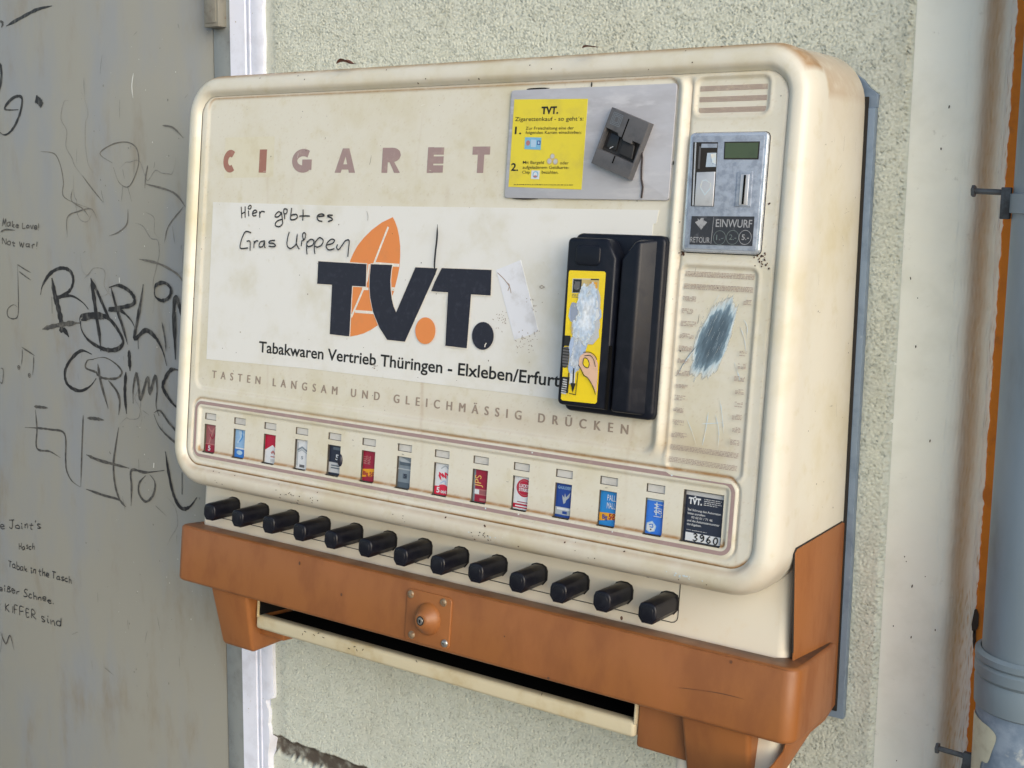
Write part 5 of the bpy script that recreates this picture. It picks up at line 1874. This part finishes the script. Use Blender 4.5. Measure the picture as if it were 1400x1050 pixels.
def packs(i, mb, u, v, k):
    """printed pack front number i inside the box u..u+WW, v..v+.0415"""
    W_, H_ = WW, .0415

    def r(mt, a, b, c, d, z=0):
        R(mb, mt, u + a * W_, u + b * W_, v + c * H_, v + d * H_, k + z)

    def t(s, a, c, h, mt, wd, bold=.02, rot=0, z=.0006):
        mb.mat(mt)
        mb.text(s, u + a * W_, v + c * H_, h * H_, k + z, u1=u + (a + wd) * W_, bold=bold, rot=rot)

    def pl(mt, pts, z=.0003):
        mb.mat(mt).poly([(u + a * W_, v + b * H_) for a, b in pts], k + z)

    def rb(mt, pts, wd, z=.0005, sm=4):
        mb.mat(mt).ribbon([(u + a * W_, v + b * H_) for a, b in pts], wd * W_, k + z, sm)
    if i == 0:
        r('p_pink', 0, 1, 0, 1)
        rb('p_rose', [(.3, .3), (.5, .6), (.7, .85)], .12)
        rb('p_darkred', [(.35, .65), (.6, .5), (.85, .7)], .08)
        rb('p_rose', [(.2, .9), (.5, .75), (.9, .95)], .1)
        r('p_darkred', 0, 1, 0, .27, .0002)
        t('5', .25, .06, .17, 'p_white', .22)
        r('p_rose', 0, 1, .27, .31, .0003)
    elif i == 1:
        r('p_lightblue', 0, 1, 0, 1)
        rb('p_paleblue', [(.2, .5), (.5, .7), (.4, .9), (.8, .8)], .14)
        rb('p_skyblue', [(.4, .55), (.65, .75), (.6, .95)], .07)
        r('p_blue', 0, 1, 0, .30, .0002)
        pl('p_paleblue', ellipse(.45, .18, .26, .08, 14), .0005)
        r('p_white', .1, .9, .30, .35, .0004)
    elif i == 2:
        r('p_white', 0, 1, 0, 1)
        pl('p_red', [(0, 1), (1, 1), (1, .52), (.66, .62), (0, .45)][:0] + [(0, 1), (1, 1), (1, .50), (.62, .64), (0, .44)], .0003)
        rb('p_rose', [(.55, .35), (.7, .42), (.85, .33)], .12)
        r('p_pgrey', .5, .95, .05, .16, .0003)
        r('p_rose', .5, .9, .22, .26, .0003)
    elif i == 3:
        r('p_white', 0, 1, 0, 1)
        rb('p_greyblue', [(.08, .62), (.45, .74), (.9, .62)], .10, .0005, 0)
        rb('p_silver', [(.1, .55), (.45, .66), (.9, .54)], .06, .0006, 0)
        t('5', .40, .34, .10, 'p_greyblue', .18)
        r('p_printgrey', .30, .70, .06, .15, .0003)
        r('p_silver', .05, .15, .1, .9, .0003)
    elif i == 4:
        r('p_navy', 0, 1, .42, 1)
        r('p_pgrey', 0, 1, .08, .42)
        r('p_navy', 0, 1, 0, .08)
        t('5', .52, .52, .17, 'p_white', .24)
        r('p_slate', .3, .9, .84, .93, .0003)
        r('p_slate', .2, .9, .22, .26, .0003)
        r('p_slate', .2, .9, .30, .34, .0003)
    elif i == 5:
        r('p_darkred', 0, 1, 0, 1)
        t('PALL', .30, .56, .13, 'p_rose', .48, .02, math.pi / 2)
        t('MALL', .56, .56, .13, 'p_rose', .48, .02, math.pi / 2)
        pl('p_pyellow', [(0, .12), (1, .22), (1, .45), (0, .38)])
        t('Big 5€', .06, .20, .12, 'p_darkred', .85, .03)
    elif i == 6:
        r('p_greyblue', 0, 1, 0, 1)
        pl('p_silver', [(0, .85), (1, .72), (1, .82), (0, 1)])
        r('p_slate', .1, .95, .72, .82, .0005)
        r('p_slate', .35, .65, .30, .46, .0003)
        t('5', .42, .33, .12, 'p_navy', .22)
        r('p_slate', 0, 1, 0, .18, .0003)
        r('p_silver', 0, 1, .58, .62, .0004)
    elif i == 7:
        r('p_white', 0, 1, 0, 1)
        rb('p_brightred', [(.25, .62), (.4, .5), (.3, .68), (.55, .58), (.5, .66), (.75, .56), (.7, .7), (.95, .62)], .08)
        rb('p_silver', [(.4, .82), (.7, .92), (.9, .84)], .06)
        rb('p_fadeblue', [(.4, .36), (.7, .46), (.75, .34)], .06)
        r('p_brightred', 0, 1, 0, .27, .0003)
        t('5', .16, .07, .16, 'p_white', .22, .03)
        t('00€', .46, .07, .08, 'p_white', .40, .03)
        pl('p_brightred', ellipse(.6, .27, .3, .07, 12))
    elif i == 8:
        r('p_darkred', 0, 1, 0, 1)
        t('JPS', .50, .46, .24, 'p_pgold', .62, -.005, math.pi / 2)
        r('p_rose', .1, 1, .22, .40, .0003)
        r('p_white', .1, .4, .24, .38, .0005)
        r('p_pink', .42, .92, .25, .37, .0005)
        r('p_rose', .45, .9, .05, .12, .0003)
        r('p_greyblue', 0, .12, 0, 1, .0003)
    elif i == 9:
        r('p_white', 0, 1, 0, 1)
        pl('p_red', ellipse(.66, .66, .50, .27, 24))
        pl('p_rose', ellipse(.66, .66, .42, .225, 24), .0004)
        pl('p_red', ellipse(.66, .66, .39, .21, 24), .0006)
        t('LUCKY', .34, .68, .09, 'p_white', .60, .03, 0, .0009)
        t('STRIKE', .34, .56, .09, 'p_white', .62, .03, 0, .0009)
        r('p_red', 0, 1, .05, .18, .0003)
        r('p_white', .15, .9, .09, .13, .0005)
        r('p_darkred', .25, 1, .22, .245, .0003)
    elif i == 10:
        r('p_midblue', 0, 1, 0, 1)
        t('GAULOISES', .10, .83, .08, 'p_lightblue', .80, .02)
        pl('p_silver', [(.42, .50), (.36, .66), (.50, .58), (.52, .72), (.60, .60), (.86, .76), (.78, .60), (.62, .52), (.58, .44), (.48, .40)])
        r('p_silver', 0, 1, .08, .30, .0003)
        r('p_white', .1, .9, .22, .28, .0005)
        r('p_midblue', .45, .72, .11, .19, .0006)
        r('p_midblue', 0, 1, 0, .07, .0003)
    elif i == 11:
        r('p_skyblue', 0, 1, 0, 1)
        t('PALL', .40, .72, .17, 'p_white', .48, .0)
        t('MALL', .40, .50, .17, 'p_white', .48, .0)
        pl('p_pyellow', [(0, .12), (1, .22), (1, .38), (0, .36)])
        t('Big', .18, .19, .12, 'p_midblue', .30, .03)
        t('5€', .55, .20, .15, 'p_darkred', .36, .03)
    else:
        r('p_royal', 0, 1, 0, 1)
        r('p_paleblue', 0, 1, .93, 1, .0003)
        t('L&M', .86, .50, .26, 'p_white', .62, -.01, math.pi / 2)
        r('p_paleblue', .50, .58, .54, .90, .0004)
        pl('p_paleblue', [(.04, .10), (.22, .04), (.52, .09), (.60, .24), (.36, .37), (.06, .30)])
        pl('p_white', [(.10, .12), (.24, .07), (.48, .11), (.54, .23), (.35, .33), (.11, .28)], .0005)
        rb('p_blue', [(.2, .25), (.38, .28), (.42, .2), (.25, .2)], .05, .0008)
        r('p_navy', .28, .36, .11, .15, .0008)


KINDS = ['pink pack picture with a 5 on its red foot', 'light blue pack picture with darker blue foot', 'red and white pack picture with a peaked red top',
         'white and silver pack picture with a grey peak', 'dark blue pack picture with a 5 on it', 'red pack picture with a yellow band', 'grey and slate pack picture',
         'white pack picture with red script and red foot', 'dark red pack picture with gold upright letters', 'white pack picture with a red disc',
         'dark blue pack picture with a silver winged helmet', 'sky blue pack picture with a yellow band', 'bright blue pack picture with a white hexagon']
for i, u0 in enumerate(WIN):
    m = MB().mat('pocketwall')
    pocket(m, u0, u0 + WW, -.0076, .0021, LV, LV - .0026)
    R(m, 'pane', u0, u0 + WW, -.0076, .0021, LV - .0022)
    m.mat('shadow_gap')
    R(m, 'shadow_gap', u0, u0 + WW, .0021 - .0010, .0021, LV - .0018)
    R(m, 'shadow_gap', u0, u0 + .0008, -.0076, .0021, LV - .0017)
    R(m, 'shadow_gap', u0, u0 + WW, -.0076, -.0076 + .0005, LV - .0016)
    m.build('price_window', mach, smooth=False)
    m = MB().mat('pocketwall')
    pocket(m, u0, u0 + WW, -.0560, -.0145, LV, LV - .0052)
    R(m, 'p_printgrey', u0, u0 + WW, -.0560, -.0145, LV - .0046)
    R(m, 'shadow_gap', u0, u0 + WW, -.0145 - .0007, -.0145, LV - .0018)
    R(m, 'shadow_gap', u0, u0 + .0011, -.0560, -.0145, LV - .0017)
    R(m, 'shadow_gap', u0, u0 + WW, -.0560, -.0560 + .0007, LV - .0016)
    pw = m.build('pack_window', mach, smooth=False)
    m = MB()
    packs(i, m, u0, -.0560, LV - .0038)
    o = m.build('pack_picture', pw, smooth=False)
    o['label'] = KINDS[i]
# dark blob stuck on the fifth window
m = MB().mat('navy')
m.dome(WIN[4] + WW + .0004, -.0335, LV, .0045, .003, 14, 3, .0085)
m.build('stuck_blob', mach)

# --- number plate
m = MB().mat('pocketwall')
pocket(m, *NP, LV, LV - .0050)
m.mat('p_pgrey')
R(m, 'p_pgrey', NP[0], NP[1], NP[2], NP[3], LV - .0046)
R(m, 'shadow_gap', NP[0], NP[0] + .0022, NP[2], NP[3], LV - .0020)
R(m, 'shadow_gap', NP[0], NP[1], NP[3] - .0010, NP[3], LV - .0018)
npw = m.build('number_plate_window', mach, smooth=False)
m = MB()
K = LV - .0040
R(m, 'p_navy', NP[0] + .0010, NP[1], NP[2], NP[3] - .0060, K)
m.mat('p_white')
x0 = NP[0] + .0050
m.text('TVT.', x0, -.0135, .0066, K + .0004, u1=x0 + .0165, bold=.05)
m.poly([(x0 + .0055, -.0066), (x0 + .0085, -.0040), (x0 + .0090, -.0066)], K + .0004)
m.mat('p_pgrey')
for q in range(4):
    microprint(m, x0 + .0190, NP[1] - .0035 - q * .0016 * (q % 2), -.0064 - q * .0021, 1, .0016, K + .0004)
for q, s in enumerate(('Bei Störung des Automaten', 'bitte anrufen:', '   03 62 01 / 71 46', 'und die Automatennummer', 'durchgeben.')):
    w_ = (.041, .022, .026, .040, .018)[q]
    m.text(s.strip(), x0 + (.005 if q == 2 else 0), -.0215 - q * .0041, .0024, K + .0004, u1=x0 + (.005 if q == 2 else 0) + w_, bold=.02)
microprint(m, x0, x0 + .025, -.0432, 1, .0012, K + .0004)
m.build('number_plate', npw, smooth=False)
m = MB()
R(m, 'p_white', NP[0] + .0040, NP[1] - .0022, NP[2] + .0012, -.0460, K + .0004)
m.mat('textblack')
hs = {'3': [(.1, .9), (.5, 1), (.8, .8), (.4, .55), (.85, .3), (.5, 0), (.05, .1)], '9': [(.8, .8), (.45, 1), (.15, .75), (.4, .5), (.8, .75), (.75, .3), (.3, 0)],
      '6': [(.7, 1), (.25, .6), (.15, .2), (.5, 0), (.8, .25), (.5, .5), (.2, .3)], '0': [(.5, 1), (.15, .6), (.2, .15), (.55, 0), (.85, .4), (.75, .85), (.5, 1)]}
for k, ch in enumerate('3960'):
    a = NP[0] + .0135 + k * .0084
    m.ribbon([(a + p * .0066, NP[2] + .0022 + q * .0078) for p, q in hs[ch]], .0014, K + .0008, 5)
m.build('machine_number', npw, smooth=False)

# --- push buttons
for i in range(13):
    uc_ = -.3680 + i * .06228
    vc_ = -.1452 - i * .00025
    vc_ += random.uniform(-.0006, .0006)
    m = MB().mat('button')
    a, b = .0118, .0122
    tu, tv = random.uniform(-.0011, .0011), random.uniform(-.0009, .0009)
    dw = random.uniform(-.0015, .0015)
    # octagonal-bottomed cap: round top, chamfered foot, pushed out of the panel
    prof_ = [(-a, -b * .45), (-a * .55, -b), (a * .55, -b), (a, -b * .45), (a, b * .40), (a * .82, b * .80), (a * .35, b), (-a * .35, b), (-a * .82, b * .80), (-a, b * .40)]
    n0 = len(m.v)
    o_ = [(uc_ + p * 1.02, vc_ + q * 1.03) for p, q in prof_]
    m.mp = lambda u, v, ww: F(u + tu * (ww - WB) / .05, v + .0040 * (1 - (ww - WB) / .050) - .0012 + tv * (ww - WB) / .05, ww)
    m.prism(o_, WB, WB + .0510 + dw, .0026)
    bt = m.build('push_button', mach, True, 30)
    m = MB().mat('button')
    cen = [(uc_ + p * .70, vc_ + q * .70) for p, q in prof_]
    m.mp = lambda u, v, ww: F(u + tu, v - .0012 + tv, ww)
    m.prism(cen, WB + .0503 + dw, WB + .0516 + dw, .0006)
    m.build('button_cap', bt, True, 30)
    m = MB().mat('darkgap')
    m.prism([(uc_ + p * 1.16, vc_ + .003 + q * 1.10) for p, q in prof_], WB - .001, WB + .0010, .0006)
    m.build('button_collar', bt, True, 30)
    if i == 0:
        m = MB().mat('rust')
        m.prism(rrect(uc_ - .004, uc_ + .005, vc_ + .0105, vc_ + .0140, .001), WB + .004, WB + .016, .001)
        m.mat('screw').tube([(uc_ + .019, vc_ - .0105, WB + .001), (uc_ + .0205, vc_ - .0150, WB + .001), (uc_ + .026, vc_ - .0185, WB + .001)], .0022, 8)
        m.build('rusty_wire', bt)

# --- orange bumper, its cheeks and legs
BW = -.0280
m = MB().mat('orangeplastic')
x0, x1, r = -.4515, .5590, .017
plan = [(x0 + .0075, -.150), (x0 + .0015, -.085), (x0, -.060)]
for k in range(7):
    a = math.pi / 2 * k / 6
    plan.append((x0 + r - r * math.cos(a), BW - r + r * math.sin(a)))
for k in range(7):
    a = math.pi / 2 * k / 6
    plan.append((x1 - r + r * math.sin(a), BW - r + r * math.cos(a)))
plan += [(x1 - .0005, -.060), (x1 - .0040, -.100), (x1 - .0100, -.160), (x1 - .0135, -.180), (.5285, -.180), (.5285, WB - .014), (.5165, WB + .0004), (XL + .014, WB + .0004),
         (XL + .002, WB - .006), (XL + .002, -.150)]
VT, VB, E_ = -.1800, -.2655, .0060
rings = [(0, VB, E_)]
prof_ = [(E_, VB)] + [(E_ - E_ * math.sin(a), VB + E_ - E_ * math.cos(a)) for a in (.4, .8, 1.2, 1.57)] + \
        [(E_ - E_ * math.cos(a), VT - E_ + E_ * math.sin(a)) for a in (.4, .8, 1.2, 1.57)] + [(E_, VT)]
vs, fs = [], []
stn = []
np_ = len(plan)
for ins, v in prof_:
    q = inset(plan, ins) if ins > 1e-6 else list(plan if area(plan) > 0 else plan[::-1])
    # only the outer face is rounded: the inner side stays on the cabinet
    for (a, b), (c, d) in zip(q, plan if area(plan) > 0 else plan[::-1]):
        vs.append((a, v, b))
        stn.append(0.0)
for s in range(len(prof_) - 1):
    for i in range(np_):
        j = (i + 1) % np_
        fs.append((s * np_ + i, s * np_ + j, (s + 1) * np_ + j, (s + 1) * np_ + i))
fs.append(tuple(range(np_))[::-1])
m.add(vs, fs)
m.mat('orangeplastic')
m.add([(a, v, b) for (a, v, b) in vs[-np_:]], [tuple(range(np_))])
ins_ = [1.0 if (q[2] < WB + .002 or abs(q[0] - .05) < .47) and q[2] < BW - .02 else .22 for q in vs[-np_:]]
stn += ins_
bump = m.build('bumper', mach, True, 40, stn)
# faint scratches and nicks
m = MB().mat('grime')
m.ribbon([(0.4192,-0.2308),(0.4670,-0.2254),(0.5010,-0.2248)], .0007, BW + .0004, 4, True)
for px in [(-0.1062,-0.2237),(0.2416,-0.2609),(0.3379,-0.1661),(0.4817,-0.1868),(-0.1886,-0.1942),(0.1720,-0.2234)]:
    m.poly(ellipse(px[0], px[1], random.uniform(.0008, .002), random.uniform(.001, .003), 8), BW + .0004)
MT['edgehighlight'] = M('orange_edge_highlight', lin((186, 132, 88)), lin((158, 100, 56)), scale=60, lo=.42, hi=.62, rough=.5)
m.build('bumper_scuffs', bump, smooth=False)
m = MB().mat('edgehighlight')  # light catching the rounded top edge, painted as paler orange ribbons
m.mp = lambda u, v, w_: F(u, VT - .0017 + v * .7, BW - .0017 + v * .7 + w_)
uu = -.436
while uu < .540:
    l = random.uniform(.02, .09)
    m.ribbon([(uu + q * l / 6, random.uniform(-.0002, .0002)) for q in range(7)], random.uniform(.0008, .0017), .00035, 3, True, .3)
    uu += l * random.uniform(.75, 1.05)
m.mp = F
m.build('edge_highlight', bump, smooth=False)
# side cheeks
for sx_ in (1,):
    m = MB().mat('orangeplastic')
    pts = [(0.0409,-0.0603),(0.0465,-0.0566),(0.1805,-0.0536),(0.1904,-0.0574),(0.1945,-0.2791),(0.1541,-0.2916),(0.1095,-0.2916),(0.0425,-0.3116),(-0.0242,-0.3269),(-0.0785,-0.3296),(-0.1243,-0.2946),(-0.0493,-0.2969),(0.0068,-0.2930),(0.0338,-0.2875),(0.0428,-0.2778),(0.0499,-0.1769)]
    X0 = .5372
    m.mp = (lambda y, z, d, X0=X0, s=sx_: (X0 + s * d, y, z))
    m.prism(pts, 0, .0020, .0006, True)
    m.build('side_cheek', mach)
    m = MB().mat('darkgap')
    m.mp = (lambda y, z, d, X0=X0, s=sx_: (X0 + s * d, y, z))
    m.prism([(0.0388,-0.0599),(0.0443,-0.0549),(0.1803,-0.0522),(0.1904,-0.0574),(0.1910,-0.0791),(0.0504,-0.0733),(0.0584,-0.1794),(0.0468,-0.1760)], 0, .0010, .0002, True)
    m.build('cheek_seam', mach)


def leg(u0t, u1t, u0b, u1b, wt, wb, vt, vb, name='leg'):
    m = MB().mat('orangeplastic')

    def fn(a, b, c):
        q = (b + 1) / 2                   # 0 foot, 1 top
        uu = (u0b + (u0t - u0b) * q) + (a + 1) / 2 * ((u1b + (u1t - u1b) * q) - (u0b + (u0t - u0b) * q))
        wf = wb + (wt - wb) * q
        lift = .010 * (1 - q) * ((1 - c) / 2) ** 2
        return (uu, vb + (vt - vb) * q + lift, wf - (1 - (c + 1) / 2) * .095)
    m.rbox(-1, 1, -1, 1, -1, 1, .14, 4, fn)
    return m.build(name, mach, True, 50)


leg(-.3815, -.3010, -.3790, -.3130, BW - .0065, BW - .038, -.2580, -.3590)
lr = leg(.4185, .5070, .4230, .5010, BW - .0065, BW - .038, -.2580, -.3720)
m = MB().mat('orangeplastic')
m.rbox(.3515, .4420, -.3270, -.2580, -.160, -.0600, .004, 3)
m.build('leg_web', lr)
m = MB().mat('orangeplastic')
m.rbox(-.3300, -.2600, -.3320, -.3160, -.150, -.0760, .003, 3)
m.build('leg_web', [o for o in mach.children if o.name == 'leg'][0])

# --- delivery opening under the bumper
m = MB().mat('dark')
m.rbox(-.2960, .350, -.2660, -.2640, -.20, -.068, 0)
m.rbox(-.2960, .350, -.3110, -.2650, -.18, -.170, 0)
m.rbox(-.2960, .350, -.3080, -.3020, -.17, -.0755, 0)
m.rbox(-.2974, -.2955, -.2960, -.2640, -.17, -.0604, 0)
m.build('delivery_chute', mach, smooth=False)
m = MB().mat('trayedge')
m.rbox(-.3000, .3500, -.3165, -.2960, -.0752, -.0560, .0052, 4)
m.rbox(-.3000, -.2972, -.3000, -.2645, -.0625, -.0575, .0008)
m.rbox(.3480, .3505, -.3000, -.2645, -.076, -.0570, .0006)
m.rbox(-.2985, .3490, -.3150, -.3085, -.17, -.070, .002)
lip = m.build('delivery_tray', mach)
m = MB().mat('dirt')
for q in [(-0.2025,-0.3064),(-0.1956,-0.3006),(-0.1780,-0.3022),(-0.1725,-0.2979),(-0.1096,-0.3066),(-0.0957,-0.3068),(-0.1030,-0.3021),(-0.0864,-0.3037),(0.0125,-0.2982),(0.2155,-0.2951),(-0.1593,-0.3015)]:
    a = random.uniform(0, 3)
    m.ribbon([(q[0], q[1]), (q[0] + .004 * math.cos(a), q[1] + .003 * math.sin(a))], .0011, -.0556)
m.build('tray_scratches', lip, smooth=False)

# --- lock rosette on the bumper
lq = [(0.0105,-0.1911),(0.0817,-0.1892),(0.0901,-0.2605),(0.0132,-0.2540)]
LU0, LU1, LV0, LV1 = .0285, .0855, -.2560, -.1905
c4 = [(0.0183,-0.1987),(0.0735,-0.1991),(0.0239,-0.2523),(0.0793,-0.2521),(0.0495,-0.2240)]
m = MB().mat('orangeplastic')
lu = (min(c4[0][0], c4[2][0]) - .0072, max(c4[1][0], c4[3][0]) + .0072)
lv = (min(c4[2][1], c4[3][1]) - .0078, max(c4[0][1], c4[1][1]) + .0076)
m.plate(lu[0], lu[1], lv[0], lv[1], BW - .001, BW + .0022, .007, .0012)
lk = m.build('lock_plate', mach)
cu_, cv_ = (lu[0] + lu[1]) / 2 + .001, (lv[0] + lv[1]) / 2
m = MB().mat('orangeplastic')
prf = [(.0205, .0), (.0198, .003), (.0175, .0065), (.0140, .0105), (.0108, .0145), (.0092, .0160), (.0078, .0165)]
n = 40
vs, fs = [], []
for r_, h_ in prf:
    for k in range(n):
        a = 2 * math.pi * k / n
        vs.append((cu_ + r_ * math.cos(a), cv_ + r_ * 1.06 * math.sin(a), BW + .0020 + h_))
for s in range(len(prf) - 1):
    for k in range(n):
        j = (k + 1) % n
        fs.append((s * n + k, s * n + j, (s + 1) * n + j, (s + 1) * n + k))
fs.append(tuple(range((len(prf) - 1) * n, len(prf) * n)))
m.add(vs, fs)
m.build('lock_dome', lk, True, 60)
m = MB().mat('darkgap')
m.prism(ellipse(cu_, cv_, .0060, .0064, 20), BW + .018, BW + .0188)
m.mat('screwsteel').prism(ellipse(cu_, cv_, .0044, .0047, 18), BW + .0187, BW + .0194, .0004)
m.mat('dark').poly([(cu_ - .0008, cv_ - .003), (cu_ + .0008, cv_ - .003), (cu_ + .0012, cv_ + .001), (cu_, cv_ + .0022), (cu_ - .0012, cv_ + .001)], BW + .0196)
m.build('lock_cylinder', lk)
for k, q in enumerate(c4[:4]):
    m = MB().mat('screwsteel' if k == 3 else 'screw')
    m.dome(q[0], q[1], BW + .0020, .0055, .0030, 20, 5)
    if k == 3:
        m.mat('dark').ribbon([(q[0] - .0012, q[1]), (q[0] + .0012, q[1])], .0008, BW + .0052)
    m.build('screw', lk)

# --- small dead leaves lying on top of the machine
def dead_leaf(name, label, u, y, l, rot, mt, flat=.8):
    z = (IY1 + .032) * CS + .0008
    t = bpy.data.objects.new
    MT.setdefault(mt[0], M(mt[0], lin(mt[1]), lin(mt[2]), scale=120, rough=.7))
    vs, fs = [], []
    n = 8
    for i in range(n + 1):
        q = i / n
        wd = l * .26 * math.sin(math.pi * min(1, q * 1.02 + .01)) ** .8
        for s in (-1, 0, 1):
            x, yy = (q - .5) * l, s * wd
            hh = abs(s) * wd * .55 + l * .10 * math.sin(q * 5) + .001
            for z_ in (0,):
                vs.append((u + x * math.cos(rot) - yy * math.sin(rot), y + x * math.sin(rot) + yy * math.cos(rot), z + max(0, hh) * flat))
    for i in range(n):
        for s in range(2):
            fs.append((3 * i + s, 3 * i + s + 1, 3 * i + 4 + s, 3 * i + 3 + s))
    k = len(vs)
    vs += [(a, b, c + .0004) for a, b, c in vs]
    fs += [tuple(q + k for q in f_)[::-1] for f_ in fs]
    m = MB(XYZ).mat(mt[0])
    m.add(vs, fs)
    ob = m.build(name, None, True, 60)
    ob['label'] = label
    ob['category'] = 'leaf'


dead_leaf('dead_leaf', 'curled brown dead leaf on top of the vending machine above the letter G', -.117, .035, .030, .2, ('dry_brown_leaf', (112, 58, 42), (84, 46, 36)))
dead_leaf('dead_leaf', 'flat reddish dead leaf on top of the vending machine above the steel plate', .268, .028, .024, -.1, ('dry_red_leaf', (122, 66, 52), (92, 50, 42)), .35)
